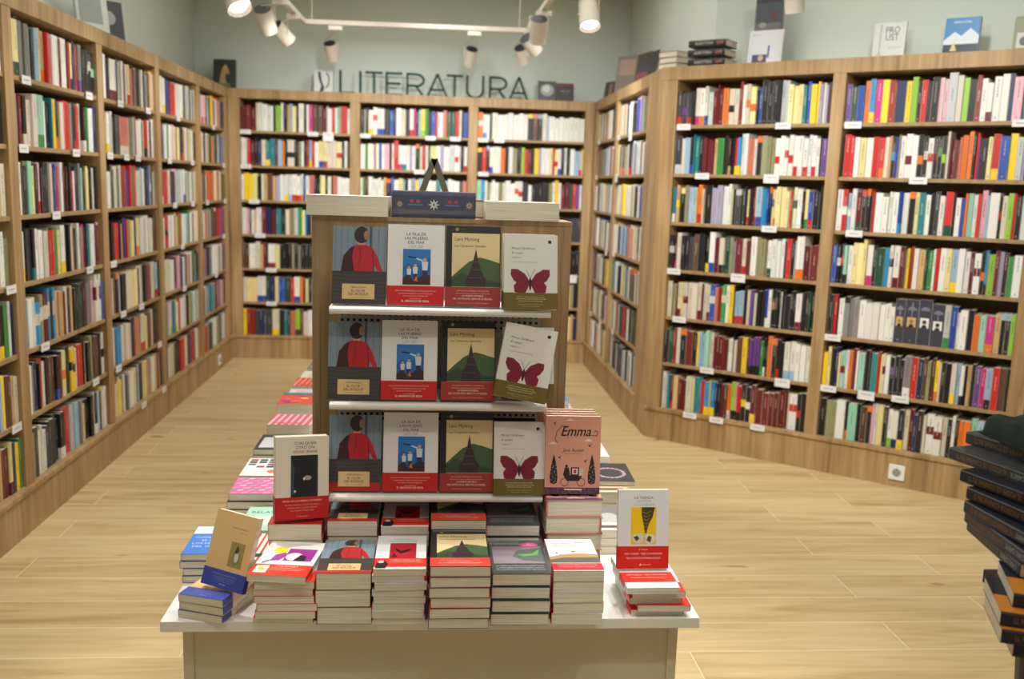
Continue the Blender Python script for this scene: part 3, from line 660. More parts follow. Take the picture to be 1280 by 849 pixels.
def make_book(name, w, L, t, cover, art=None, band=None, band_art=None, pages=True, spine=None, mat=None, hard=False, back=None, spine_art=None):
    """lying on its back; origin at the middle of the bottom edge; front cover up, spine at -x"""
    root = empty(name)
    x0, x1 = -w / 2, w / 2; ct = 0.002 if hard else 0.0007; ov = 0.002 if hard else 0.0
    cb = lin(cover); cs = lin(spine) if spine else cb; bk = lin(back) if back else cb
    mb = MB()
    mb.box((x0, 0, t - ct), (x1, L, t), cb); mb.box((x0, 0, 0), (x1, L, ct), bk)
    r = min(0.003, t * 0.25)
    prof = [(x0, ct), (x0 - r * 0.6, t * 0.2), (x0 - r, t * 0.5), (x0 - r * 0.6, t * 0.8), (x0, t - ct)] if hard else [(x0, ct), (x0, t - ct)]
    for (xa, za), (xb, zb) in zip(prof, prof[1:]): mb.face([(xa, 0, za), (xb, 0, zb), (xb, L, zb), (xa, L, za)], cs)
    for yy in (0, L):
        mb.face([(x, yy, z) for x, z in prof] + [(x0 + ct, yy, t - ct), (x0 + ct, yy, ct)], cs)
    if spine_art:
        # text along the spine
        for (s, frac0, h, col) in spine_art:
            vs, fs, a, b = text_polys(s); k = h * t / 0.73
            for f in fs: mb.face([(x0 - (r if hard else 0) - 0.0004, L * frac0 + (vs[i][0] - a) * k, t * 0.5 + (vs[i][1] - 0.36) * k) for i in f], lin(col))
    if art: art.emit(mb, x0, t)
    mb.build('cover', mat or M_PRINT, root)
    pg = MB(); pg.box((x0 + ct + 0.0002, 0.0006 + ov, ct + 0.0001), (x1 - 0.0006 - ov, L - 0.0008 - ov, t - ct - 0.0001))
    pg.build('pages', M_PAGE, root)
    if band:
        bcol, f0, f1 = band; bc = lin(bcol); g = 0.0009; y0, y1 = L * f0, L * f1
        bb = MB(); bb.box((x0 - g, y0, t + 0.0003), (x1 + g * 0.6, y1, t + g), bc)
        bb.box((x0 - g, y0, -0.0001), (x0 - 0.0002, y1, t + g), bc)
        bb.box((x1 + 0.0002, y0, t * 0.15), (x1 + g * 0.6, y1, t + g), bc)
        if band_art: band_art.emit(bb, x0, t + g)
        bb.build('paper_band', M_PRINT, root)
    return root

LINES = ['UNA EXTRAORDINARIA HISTORIA DE AMISTAD', 'y supervivencia entre las mujeres de una isla', 'en el mar de Corea del siglo XX']
def small_lines(A, L_, v0, dv, h, col, mw=0.86, u=0.5, layer=2):
    for i, s in enumerate(L_): A.text(s, u, v0 - i * dv, h, col, layer, maxw=mw)

RW, RL = 0.147, 0.232
def art_forest():
    A = Art(RW, RL)
    A.quad(0, 0, 1, 1, K_(120, 138, 150))
    for i in range(9): A.quad(0.04 + i * 0.115, 0.42, 0.048 + i * 0.115, 1, K_(92, 106, 116), 2)
    A.quad(0.68, 0.42, 0.72, 1, K_(70, 76, 80), 3)
    A.quad(0, 0, 1, 0.42, K_(60, 56, 52), 2)
    for i in range(7): A.line([(0, 0.38 - i * 0.05), (0.4, 0.36 - i * 0.05), (1, 0.39 - i * 0.055)], 0.012, K_(82, 74, 68), 3)
    A.poly([(0.16, 0.42), (0.2, 0.62), (0.32, 0.72), (0.44, 0.765), (0.6, 0.765), (0.74, 0.72), (0.84, 0.6), (0.93, 0.42), (0.86, 0.41), (0.78, 0.5), (0.76, 0.42)], K_(176, 26, 36), 4)
    A.poly([(0.16, 0.42), (0.2, 0.62), (0.32, 0.72), (0.40, 0.75), (0.36, 0.6), (0.40, 0.42)], K_(58, 20, 26), 5)
    A.line([(0.74, 0.68), (0.76, 0.52), (0.77, 0.42)], 0.015, K_(90, 14, 22), 5)
    A.line([(0.5, 0.74), (0.52, 0.6), (0.47, 0.48)], 0.015, K_(130, 18, 28), 5)
    A.poly([(0.46, 0.76), (0.47, 0.84), (0.6, 0.84), (0.6, 0.76)], K_(192, 148, 124), 5)
    A.ell(0.53, 0.89, 0.135, 0.16, K_(44, 30, 24), 6); A.ell(0.62, 0.885, 0.05, 0.09, K_(150, 112, 84), 7)
    A.quad(0.19, 0.06, 0.79, 0.255, K_(214, 184, 128), 8)
    A.text('Hélène Gestern', 0.49, 0.205, 0.022, K_(60, 40, 30), 9, maxw=0.3); A.text('EL OLOR', 0.49, 0.155, 0.032, K_(30, 20, 16), 9)
    A.text('DEL BOSQUE', 0.49, 0.112, 0.032, K_(30, 20, 16), 9); A.text('Traducción de Laura Claravall', 0.49, 0.08, 0.013, K_(90, 64, 48), 9, maxw=0.45)
    return A
def art_island():
    A = Art(RW, RL); A.quad(0, 0, 1, 1, K_(226, 224, 220))
    for i, s in enumerate(['LA ISLA DE', 'LAS MUJERES', 'DEL MAR']): A.text(s, 0.5, 0.865 - i * 0.052, 0.037, K_(24, 24, 28), 2)
    A.text('LISA SEE', 0.5, 0.712, 0.036, K_(150, 176, 196), 2)
    A.quad(0.27, 0.25, 0.76, 0.695, K_(30, 96, 168), 2)
    A.poly([(0.27, 0.45), (0.36, 0.52), (0.5, 0.46), (0.76, 0.6), (0.76, 0.695), (0.27, 0.695)], K_(38, 116, 186), 3)
    A.poly([(0.27, 0.25), (0.27, 0.32), (0.36, 0.38), (0.46, 0.30), (0.56, 0.34), (0.66, 0.40), (0.76, 0.36), (0.76, 0.25)], K_(60, 34, 34), 4)
    for (cu, cv, s) in ((0.38, 0.42, .8), (0.49, 0.44, .9), (0.66, 0.50, 1.15)):
        A.ell(cu, cv + 0.055 * s, 0.03 * s, 0.03 * s, K_(196, 158, 130), 5); A.poly([(cu - 0.05 * s, cv + 0.035 * s), (cu + 0.05 * s, cv + 0.035 * s), (cu + 0.04 * s, cv - 0.06 * s), (cu - 0.04 * s, cv - 0.06 * s)], K_(206, 214, 218), 5)
        A.poly([(cu - 0.04 * s, cv - 0.06 * s), (cu + 0.04 * s, cv - 0.06 * s), (cu + 0.03 * s, cv - 0.15 * s), (cu - 0.03 * s, cv - 0.15 * s)], K_(40, 44, 66), 5)
    A.line([(0.62, 0.55), (0.5, 0.58)], 0.025, K_(206, 214, 218), 6); A.line([(0.36, 0.6), (0.52, 0.585)], 0.02, K_(24, 34, 60), 6)
    A.poly([(0.47, 0.30), (0.51, 0.36), (0.54, 0.29)], K_(206, 110, 50), 6)
    return A
def bart_island():
    A = Art(RW, RL); c = K_(236, 190, 170)
    small_lines(A, LINES, 0.165, 0.031, 0.017, c)
    A.text('LA AUTORA DE', 0.5, 0.068, 0.015, c, 2); A.text('EL ABANICO DE SEDA', 0.5, 0.035, 0.025, K_(250, 240, 230), 2, maxw=0.6)
    return A
def art_bells():
    A = Art(RW, RL); A.quad(0, 0, 1, 1, K_(22, 22, 24))
    A.quad(0.11, 0.0, 0.985, 0.91, K_(222, 200, 148), 2)
    A.poly([(0.11, 0.24), (0.11, 0.36), (0.25, 0.45), (0.42, 0.55), (0.62, 0.61), (0.8, 0.58), (0.985, 0.54), (0.985, 0.24)], K_(66, 92, 56), 3)
    A.poly([(0.11, 0.24), (0.11, 0.33), (0.3, 0.42), (0.45, 0.36), (0.985, 0.3), (0.985, 0.24)], K_(48, 70, 44), 4)
    dk = K_(52, 38, 40)
    A.poly([(0.37, 0.24), (0.38, 0.34), (0.72, 0.34), (0.74, 0.24)], dk, 5); A.poly([(0.36, 0.32), (0.46, 0.44), (0.64, 0.44), (0.75, 0.32)], dk, 6)
    A.poly([(0.44, 0.43), (0.49, 0.53), (0.61, 0.53), (0.66, 0.43)], dk, 7); A.poly([(0.49, 0.52), (0.55, 0.72), (0.60, 0.52)], dk, 8)
    for v in (0.33, 0.43, 0.53): A.line([(0.42, v + 0.02), (0.66, v + 0.02)], 0.012, K_(92, 76, 78), 9)
    A.text('Lars Mytting', 0.16, 0.815, 0.045, K_(40, 34, 30), 3, 'l'); A.text('Las Campanas Gemelas', 0.16, 0.738, 0.030, K_(40, 34, 30), 3, 'l', maxw=0.78)
    A.ell(0.2, 0.955, 0.03, 0.03, K_(180, 150, 60), 3); A.line([(0.13, 0.955), (0.36, 0.96)], 0.008, K_(120, 100, 50), 3)
    return A
def bart_bells():
    A = Art(RW, RL); c = K_(236, 190, 170)
    small_lines(A, ['UNA NOVELA MISTERIOSA Y EVOCADORA', 'del escritor noruego más leído de los últimos años'], 0.18, 0.03, 0.015, c)
    A.text('LA NUEVA NOVELA', 0.5, 0.115, 0.022, K_(244, 226, 210), 2); A.text('DEL AUTOR DE EL LIBRO DE LA MADERA', 0.5, 0.078, 0.022, K_(244, 226, 210), 2, maxw=0.72)
    small_lines(A, ['Traducción del noruego de Cristina Gómez Baggethun'], 0.03, 0.03, 0.013, c)
    return A
def butterfly(A, cx, cy, s, col, dk, layer):
    for m_ in (-1, 1):
        A.poly([(cx + m_ * x * s, cy + y * s) for x, y in ((0.02, 0.02), (0.12, 0.13), (0.28, 0.2), (0.42, 0.2), (0.43, 0.11), (0.36, 0.02), (0.30, -0.01), (0.36, -0.06), (0.34, -0.16), (0.22, -0.18), (0.10, -0.17), (0.03, -0.06))], col, layer)
        for q in ((0.36, 0.17), (0.38, 0.05), (0.3, -0.12)): A.line([(cx + m_ * 0.03 * s, cy), (cx + m_ * q[0] * s, cy + q[1] * s)], 0.006, dk, layer + 1)
        A.line([(cx, cy + 0.06 * s), (cx + m_ * 0.1 * s, cy + 0.2 * s)], 0.006, dk, layer + 1)
    A.ell(cx, cy - 0.03 * s, 0.028 * s, 0.14 * s, dk, layer + 2)
def art_body():
    A = Art(RW, RL); A.quad(0, 0, 1, 1, K_(222, 218, 208))
    A.text('Mircea Cărtărescu', 0.14, 0.80, 0.030, K_(60, 56, 56), 2, 'l', maxw=0.52); A.text('El cuerpo', 0.14, 0.738, 0.030, K_(60, 56, 56), 2, 'l', slant=0.2); A.text('Cegador, 2', 0.14, 0.68, 0.022, K_(80, 76, 76), 2, 'l')
    A.text('Traducción del rumano de Marian Ochoa de Eribe', 0.14, 0.622, 0.013, K_(100, 96, 92), 2, 'l', maxw=0.46)
    A.quad(0.82, 0.885, 0.88, 0.925, K_(30, 28, 28), 2)
    butterfly(A, 0.49, 0.36, 0.86, K_(128, 20, 44), K_(40, 14, 22), 2)
    return A
def bart_body():
    A = Art(RW, RL); c = K_(206, 190, 120)
    small_lines(A, ['Una de las cumbres de la literatura europea', 'contemporánea: la segunda entrega de la trilogía', 'monumental de un autor imprescindible'], 0.155, 0.028, 0.015, K_(238, 230, 190))
    small_lines(A, ['Una experiencia de lectura alucinada y hermosa', 'Premio Formentor de las Letras'], 0.055, 0.026, 0.013, c)
    return A
def art_plain(w, L, bg, texts=(), quads=()):
    A = Art(w, L)
    if bg: A.quad(0, 0, 1, 1, lin(bg))
    for (a, b, c, d, col) in quads: A.quad(a, b, c, d, lin(col), 2)
    for (s, u, v_, h, col, *mw) in texts: A.text(s, u, v_, h, lin(col), 4, maxw=mw[0] if mw else None)
    return A

P = {}      # prototypes, moved into place on first use
def place(key, loc, rot, label, cat='book', group=None, name=None):
    root, used = P[key]
    o = root if not used else copy_tree(root)
    P[key][1] = True
    o.location = loc; o.rotation_mode = 'XYZ'; o.rotation_euler = rot
    tag(o, label, cat, group); return o
def proto(key, root): P[key] = [root, False]

def sized(w, L, fn):
    global RW, RL
    a, b = RW, RL; RW, RL = w, L; r = fn(); RW, RL = a, b; return r
proto('forest', sized(0.139, 0.204, lambda: make_book('paperback', RW, RL, 0.024, (96, 90, 84), art_forest())))
proto('forest_band', sized(0.139, 0.204, lambda: make_book('paperback', RW, RL, 0.024, (96, 90, 84), art_forest(), band=((176, 28, 34), 0.0, 0.11))))
proto('island', sized(0.1475, 0.212, lambda: make_book('paperback', RW, RL, 0.026, (226, 224, 220), art_island(), band=((196, 22, 24), 0.0, 0.235), band_art=bart_island())))
proto('bells', sized(0.1435, 0.212, lambda: make_book('paperback', RW, RL, 0.027, (24, 24, 26), art_bells(), band=((158, 48, 44), 0.0, 0.235), band_art=bart_bells())))
proto('body', sized(0.140, 0.196, lambda: make_book('paperback', RW, RL, 0.022, (222, 216, 202), art_body(), band=((106, 88, 26), 0.0, 0.215), band_art=bart_body())))

LEAN = math.radians(14)
def upright(key, px, row, label, y=2.475, dy=0, roll=0.0, group=None, dz=0.0, x=None):
    z = SHELF_Z[row] + 0.0006 + dz; group = 'paperbacks facing out on the display stand'
    if x is None: x = gy(px, 390 + 118 * row, y).x
    return place(key, (x, y + dy, z), (math.pi / 2 - LEAN, roll, 0), label, 'book', group)
RN = ['top', 'middle', 'bottom']
XC = {'forest': (449, 443, 443.5), 'island': (519, 511, 512.5), 'bells': (590, 584, 582), 'body': (662, 655, 648)}
NM = {'forest': 'paperback showing a red-jumpered figure from behind', 'island': 'white paperback with blue picture and red band', 'bells': 'black-edged paperback with wooden church picture', 'body': 'white paperback with a dark red butterfly'}
for r in range(3):
    for key in ('forest', 'island', 'bells', 'body'):
        lb = '%s, on the %s metal shelf' % (NM[key], RN[r])
        k2 = 'forest_band' if (key == 'forest' and r == 2) else key
        if key == 'body' and r == 1:
            o = upright(key, 648, r, NM[key] + ', tilted on the middle metal shelf', y=2.425, dz=0.004)
            o.rotation_euler = (math.pi / 2 - LEAN, math.radians(10.5), 0); o.location.x -= 0.002
            o.location.z += 0.012
            continue
        if key == 'body' and r == 0: o = upright(key, XC[key][r], r, lb, y=2.445)
        elif key == 'body': o = upright(key, XC[key][r], r, lb, y=2.45)
        else: o = upright(k2, XC[key][r], r, lb)
for r in range(2):
    o = upright('body', XC['body'][r], r, 'butterfly paperback standing just behind the front copy, %s metal shelf' % RN[r], y=2.50 if r else 2.48)
    o.location.x -= 0.006 if r == 0 else -0.008

# ------------------------------------------------------------------ piles on the table
def pile(key, x, yfront, n, t, label, rot=0.0, jitter=0.004, group=None, z0=None, top_label=None, keys=None, seed=1, flip=False):
    rg = random.Random(seed); z = TZ + 0.0004 if z0 is None else z0
    if n > 1 and not group: group = 'pile: ' + label
    for i in range(n):
        k = keys[i] if keys else key
        last = i == n - 1
        dx = 0 if last else rg.uniform(-jitter, jitter); dy = 0 if last else rg.uniform(-jitter, jitter) * 0.8
        rz = rot + (0 if last else rg.uniform(-0.02, 0.02))
        if n == 1: pos = 'single'
        elif last: pos = 'topmost'
        elif i == 0: pos = 'lowest'
        else: pos = ORD_T[n - i]
        tt = t[i] if isinstance(t, (list, tuple)) else t
        place(k, (x + dx, yfront + dy, z), (0, 0, rz), '%s, %s in the pile' % (label, pos if pos in ('topmost', 'lowest', 'single') else pos + ' from top'), 'book', group)
        z += tt + 0.0012
    return z
ORD_T = ['', 'first', 'second', 'third', 'fourth', 'fifth', 'sixth', 'seventh', 'eighth', 'ninth']

# front row, left to right
def tan_art(w, L):
    A = Art(w, L); A.quad(0, 0, 1, 1, K_(222, 184, 128))
    A.text('TIERRA EN EL VIENTO', 0.62, 0.80, 0.018, K_(140, 112, 74), 2, maxw=0.62); A.text('Ana P. Serra', 0.72, 0.755, 0.015, K_(150, 120, 80), 2)
    A.quad(0.5, 0.30, 0.83, 0.63, K_(160, 140, 80), 2); A.ell(0.67, 0.43, 0.09, 0.16, K_(128, 132, 88), 3); A.ell(0.68, 0.44, 0.05, 0.11, K_(206, 208, 190), 4)
    A.poly([(0.62, 0.5), (0.66, 0.6), (0.72, 0.54), (0.68, 0.48)], K_(74, 66, 40), 5)
    return A
def tan_band(w, L):
    A = Art(w, L)
    small_lines(A, ['La vida íntima de una mujer en la isla'], 0.17, 0.03, 0.018, K_(170, 176, 220), 0.7)
    small_lines(A, ['Una mirada luminosa que recupera el tono', 'de las grandes novelas del siglo pasado,', 'con una prosa limpia y poética'], 0.135, 0.026, 0.014, K_(150, 160, 212), 0.74)
    A.text('Ed. Pálida', 0.5, 0.045, 0.018, K_(220, 222, 240), 2)
    return A
TW, TL = 0.119, 0.185
proto('tan', make_book('paperback', TW, TL, 0.019, (222, 184, 128), tan_art(TW, TL), band=((58, 74, 158), 0.0, 0.235), band_art=tan_band(TW, TL)))
S0x, S0y, S0r = -0.548, 2.19, math.radians(-19)
z = pile('tan', S0x, S0y, 3, 0.0195, 'tan paperback with blue band at the table left corner', rot=S0r, jitter=0.004, seed=3)
place('tan', (-0.498, 2.235, z + 0.002), (math.radians(90 - 17), math.radians(5), math.radians(-24)), 'tan paperback with blue band propped upright on its pile')
def blue_art(w, L):
    A = Art(w, L); A.quad(0, 0, 1, 1, K_(60, 120, 206)); A.quad(0, 0.72, 1, 1, K_(206, 226, 240), 2)
    for i, s in enumerate(['CUANDO EL MAR', 'SE LLEVA', 'LOS NOMBRES', 'DEL VERANO']): A.text(s, 0.5, 0.56 - i * 0.11, 0.06, K_(210, 226, 244), 3, maxw=0.8)
    return A
proto('blue', make_book('paperback', 0.13, 0.2, 0.019, (44, 96, 190), blue_art(0.13, 0.2)))
pile('blue', -0.585, 2.41, 4, 0.0195, 'bright blue paperback behind the tan books', seed=5, rot=0.02)

def art_trenza2(w, L):
    A = Art(w, L); A.quad(0, 0, 1, 1, K_(232, 230, 224))
    A.text('CLAUDIA CASANOVA', 0.55, 0.9, 0.022, K_(90, 84, 80), 2); A.quad(0.42, 0.42, 0.92, 0.78, K_(150, 30, 140), 2)
    A.ell(0.28, 0.72, 0.13, 0.14, K_(244, 214, 40), 3); A.poly([(0.2, 0.40), (0.24, 0.58), (0.4, 0.66), (0.44, 0.56), (0.36, 0.42)], K_(160, 60, 160), 4)
    A.ell(0.58, 0.54, 0.15, 0.17, K_(222, 216, 226), 4); A.poly([(0.6, 0.42), (0.68, 0.60), (0.8, 0.56), (0.8, 0.42)], K_(30, 26, 40), 5)
    A.line([(0.1, 0.33), (0.2, 0.42)], 0.03, K_(90, 60, 150), 5)
    return A
def band_white(w, L, lines=('UNA NOVELA', 'Un retrato deslumbrante de una época', 'y de una mujer inolvidable')):
    A = Art(w, L); c = K_(250, 214, 196)
    A.text(lines[0], 0.58, 0.235, 0.03, K_(250, 244, 236), 2, maxw=0.6); small_lines(A, list(lines[1:]), 0.185, 0.05, 0.025, c, 0.62, 0.58)
    A.quad(0.06, 0.06, 0.28, 0.26, K_(236, 232, 226), 2); A.ell(0.17, 0.16, 0.06, 0.07, K_(240, 190, 50), 3)
    return A
w, L = 0.142, 0.215
proto('purple', make_book('paperback', w, L, 0.0172, (232, 230, 224), art_trenza2(w, L), band=((224, 52, 28), 0.0, 0.3), band_art=band_white(w, L)))
pile('purple', -0.345, 2.165, 6, 0.0172, 'white paperback with purple portrait and red band', seed=8, jitter=0.006)
place('purple', (-0.362, 2.155, TZ + 6 * 0.0185 + 0.002), (0, 0, math.radians(-7)), 'white paperback with purple portrait lying turned on top of its pile')

RWs, RW = RW, 0.131; RLs, RL = RL, 0.214
proto('forest_thick', make_book('paperback', RW, RL, 0.043, (96, 90, 84), art_forest(), band=((200, 36, 40), 0.0, 0.075)))
RW = RWs; RL = RLs
pile('forest_thick', -0.2045, 2.165, 3, 0.043, 'thick paperback with red-jumpered figure, front row', seed=2, jitter=0.002)
pile('forest_thick', -0.2045, 2.402, 4, 0.043, 'thick red-jumper paperback under the bottom metal shelf', seed=4, jitter=0.002)

def art_hand(w, L):
    A = Art(w, L); A.quad(0, 0, 1, 1, K_(230, 230, 228))
    A.text('ROSA RIBAS', 0.52, 0.87, 0.03, K_(170, 176, 180), 2); A.text('LARGA ES LA SOMBRA', 0.52, 0.82, 0.028, K_(150, 156, 160), 2, maxw=0.6)
    A.quad(0.27, 0.3, 0.8, 0.76, K_(178, 24, 40), 2); A.poly([(0.36, 0.62), (0.5, 0.52), (0.72, 0.60), (0.64, 0.5), (0.5, 0.44), (0.4, 0.52)], K_(40, 24, 30), 3)
    A.poly([(0.3, 0.32), (0.36, 0.46), (0.44, 0.34)], K_(60, 20, 28), 3); return A
def bart_hand(w, L):
    A = Art(w, L); A.text('LA NOVELA NEGRA DEL AÑO', 0.6, 0.23, 0.03, K_(250, 230, 220), 2, maxw=0.6); A.text('Los secretos que nos acompañan siempre', 0.6, 0.18, 0.022, K_(250, 230, 220), 2, maxw=0.66)
    A.poly([(0.02, 0.02), (0.04, 0.16), (0.2, 0.24), (0.27, 0.12), (0.22, 0.02)], K_(34, 30, 34), 2); A.ell(0.13, 0.19, 0.06, 0.06, K_(214, 200, 190), 3); return A
w, L = 0.126, 0.218
proto('hand', make_book('paperback', w, L, 0.0166, (230, 230, 228), art_hand(w, L), band=((226, 48, 28), 0.06, 0.3), band_art=bart_hand(w, L)))
pile('hand', -0.0705, 2.165, 8, 0.0166, 'white paperback with red picture and red band, front row', seed=12, jitter=0.004)
pile('hand', -0.066, 2.402, 9, 0.0166, 'white red-banded paperback under the bottom metal shelf', seed=14, jitter=0.004)

RWs, RW = RW, 0.145
proto('bells_flat', make_book('paperback', RW, RL, 0.0255, (24, 24, 26), art_bells(), band=((206, 66, 50), 0.0, 0.235), band_art=bart_bells()))
RW = RWs
pile('bells_flat', 0.0755, 2.137, 6, 0.0255, 'black paperback with wooden church and red band, front row', seed=21, jitter=0.003)
pile('bells_flat', 0.0765, 2.378, 7, 0.0255, 'church paperback with red band under bottom metal shelf', seed=22, jitter=0.003)

def art_dark(w, L):
    A = Art(w, L); A.quad(0, 0, 1, 1, K_(40, 48, 48))
    A.text('MAYTE R. OCHOTORENA', 0.03, 0.93, 0.03, K_(190, 196, 196), 2, 'l', maxw=0.55); A.text('EL BOSQUE CALLADO', 0.03, 0.87, 0.036, K_(200, 206, 206), 2, 'l', maxw=0.6)
    A.quad(0.05, 0.30, 0.95, 0.80, K_(150, 132, 142), 2); A.poly([(0.4, 0.5), (0.5, 0.68), (0.95, 0.78), (0.95, 0.34), (0.6, 0.38)], K_(84, 100, 88), 3)
    A.poly([(0.5, 0.56), (0.75, 0.58), (0.92, 0.72), (0.86, 0.54), (0.6, 0.50)], K_(110, 176, 96), 4)
    A.ell(0.74, 0.845, 0.17, 0.11, K_(214, 20, 122), 5); A.text('8.ª', 0.74, 0.86, 0.03, K_(250, 220, 236), 6); A.text('EDICIÓN', 0.74, 0.825, 0.025, K_(250, 220, 236), 6)
    for i, s in enumerate(['Un thriller absorbente que te atrapará desde', 'la primera página: amores, traiciones y secretos', 'de una familia en un valle del norte']): A.text(s, 0.5, 0.22 - 0.05 * i, 0.03, K_(206, 210, 210), 2, maxw=0.84)
    return A
w, L = 0.142, 0.22
def filmed(key, w, L, t):
    root = P[key][0]; mb = MB(); e = 0.0016
    mb.box((-w / 2 - e, -e, -0.0004), (w / 2 + e, L + e, t + 0.004)); f = mb.build('plastic_wrap', M_FILM, root)
proto('dark', make_book('paperback', w, L, 0.0288, (40, 46, 46), art_dark(w, L), mat=M_GLOSS)); filmed('dark', w, L, 0.0288)
pile('dark', 0.2255, 2.155, 4, 0.0330, 'shrink-wrapped dark paperback with pink oval, front row', seed=31, jitter=0.002)
pile('dark', 0.2225, 2.395, 5, 0.0330, 'shrink-wrapped dark paperback below the bottom metal shelf', seed=32, jitter=0.001)

def art_dog(w, L):
    A = Art(w, L); A.quad(0, 0, 1, 1, K_(232, 234, 236))
    A.text('Pedro Mairal', 0.32, 0.83, 0.034, K_(196, 120, 130), 2); A.text('Salvatierra', 0.62, 0.86, 0.036, K_(90, 100, 110), 2, 'l', maxw=0.3); A.text('La uruguaya y otras historias breves', 0.1, 0.77, 0.022, K_(140, 146, 150), 2, 'l', maxw=0.5)
    A.poly([(0, 0.3), (0, 0.42), (0.25, 0.5), (0.6, 0.53), (1, 0.5), (1, 0.3)], K_(178, 140, 92), 2); A.poly([(0, 0.24), (0, 0.34), (0.3, 0.40), (1, 0.4), (1, 0.24)], K_(90, 92, 82), 3)
    A.poly([(0.14, 0.52), (0.17, 0.57), (0.2, 0.52)], K_(60, 60, 60), 3); A.poly([(0.45, 0.57), (0.52, 0.61), (0.6, 0.57)], K_(100, 100, 96), 3); return A
w, L = 0.125, 0.208
proto('dog', make_book('paperback', w, L, 0.0268, (206, 202, 196), art_dog(w, L), band=((196, 30, 46), 0.02, 0.22), band_art=art_plain(w, L, None, [('«Una pequeña obra maestra de la nueva narrativa»', .5, .15, .03, (240, 214, 210), .8), ('La novela que enamoró a los lectores', .5, .09, .025, (240, 214, 210), .7)])))
pile('dog', 0.3665, 2.157, 5, 0.0268, 'white paperback with brown hill and red band, front row', seed=41, jitter=0.003)

def art_braid(w, L):
    A = Art(w, L); A.quad(0, 0, 1, 1, K_(228, 230, 230))
    for i, (s, c) in enumerate([('LA TRENZA', (60, 62, 64)), ('LAETITIA', (160, 166, 170)), ('COLOMBANI', (176, 182, 186))]): A.text(s, 0.5, 0.885 - i * 0.044, 0.034, lin(c), 2, maxw=0.5)
    A.quad(0.25, 0.31, 0.75, 0.78, K_(244, 206, 18), 2)
    dk = K_(74, 62, 26)
    A.poly([(0.46, 0.78), (0.46, 0.68), (0.50, 0.56), (0.53, 0.45), (0.56, 0.45), (0.6, 0.56), (0.68, 0.66), (0.72, 0.78)], dk, 3)
    for i in range(6): A.line([(0.48 + i * 0.006, 0.72 - i * 0.045), (0.56, 0.70 - i * 0.045), (0.64 - i * 0.016, 0.73 - i * 0.045)], 0.014, K_(150, 126, 50), 4)
    A.ell(0.40, 0.385, 0.13, 0.10, K_(222, 216, 196), 3); A.ell(0.62, 0.38, 0.12, 0.10, K_(226, 222, 206), 3)
    A.poly([(0.3, 0.4), (0.38, 0.42), (0.42, 0.38), (0.36, 0.35), (0.33, 0.38)], K_(90, 74, 34), 5); A.poly([(0.56, 0.36), (0.6, 0.42), (0.66, 0.40), (0.64, 0.33)], K_(90, 74, 34), 5)
    return A
def bart_braid(w, L):
    A = Art(w, L); c = K_(250, 226, 216)
    A.text('7.ª edición', 0.5, 0.235, 0.02, c, 2); A.text('TRES MUJERES · TRES CONTINENTES', 0.5, 0.18, 0.022, c, 2, maxw=0.86); A.text('TRES DESTINOS ENTRELAZADOS', 0.5, 0.125, 0.022, c, 2, maxw=0.78)
    A.poly([(0.42, 0.04), (0.45, 0.07), (0.48, 0.04)], c, 2); A.text('salamandra', 0.57, 0.045, 0.018, c, 2); return A
w, L = 0.134, 0.205
proto('braid', make_book('paperback', w, L, 0.0158, (228, 230, 230), art_braid(w, L), band=((214, 30, 22), 0.0, 0.285), band_art=bart_braid(w, L)))
S7 = [(0.578, 2.20, 0.01), (0.592, 2.187, -0.02), (0.572, 2.196, 0.03), (0.577, 2.19, -0.01)]
for i, (x, y, r) in enumerate(S7):
    place('braid', (x, y, TZ + 0.0005 + i * 0.0172), (0, 0, r), 'white paperback with red band on the right corner pile, %s' % ['lowest', 'third from top', 'second from top', 'directly under the top one'][i], group='pile of white red-banded paperbacks')
# top one lies upside down (foot towards the back): its band is on the far side
w, L = 0.134, 0.205
proto('braid_low', make_book('paperback', w, L, 0.0158, (228, 230, 230), art_plain(w, L, (228, 230, 230), [('salamandra', .56, .06, .025, (150, 150, 150))]), band=((220, 44, 26), 0.17, 0.46), band_art=art_plain(w, L, None, [('TRES MUJERES · TRES CONTINENTES', .5, .36, .026, (250, 226, 216), .8), ('TRES DESTINOS ENTRELAZADOS', .5, .28, .026, (250, 226, 216), .7)])))
place('braid_low', (0.560, 2.176, TZ + 0.0005 + 4 * 0.0172 + 0.0005), (0, 0, 0.02), 'white paperback with red band lying below the propped-up copy')
place('braid', (0.5535, 2.295, TZ + 5 * 0.0172 + 0.004), (math.radians(90 - 9), 0, math.radians(1)), 'white paperback with yellow braid picture propped at table right')

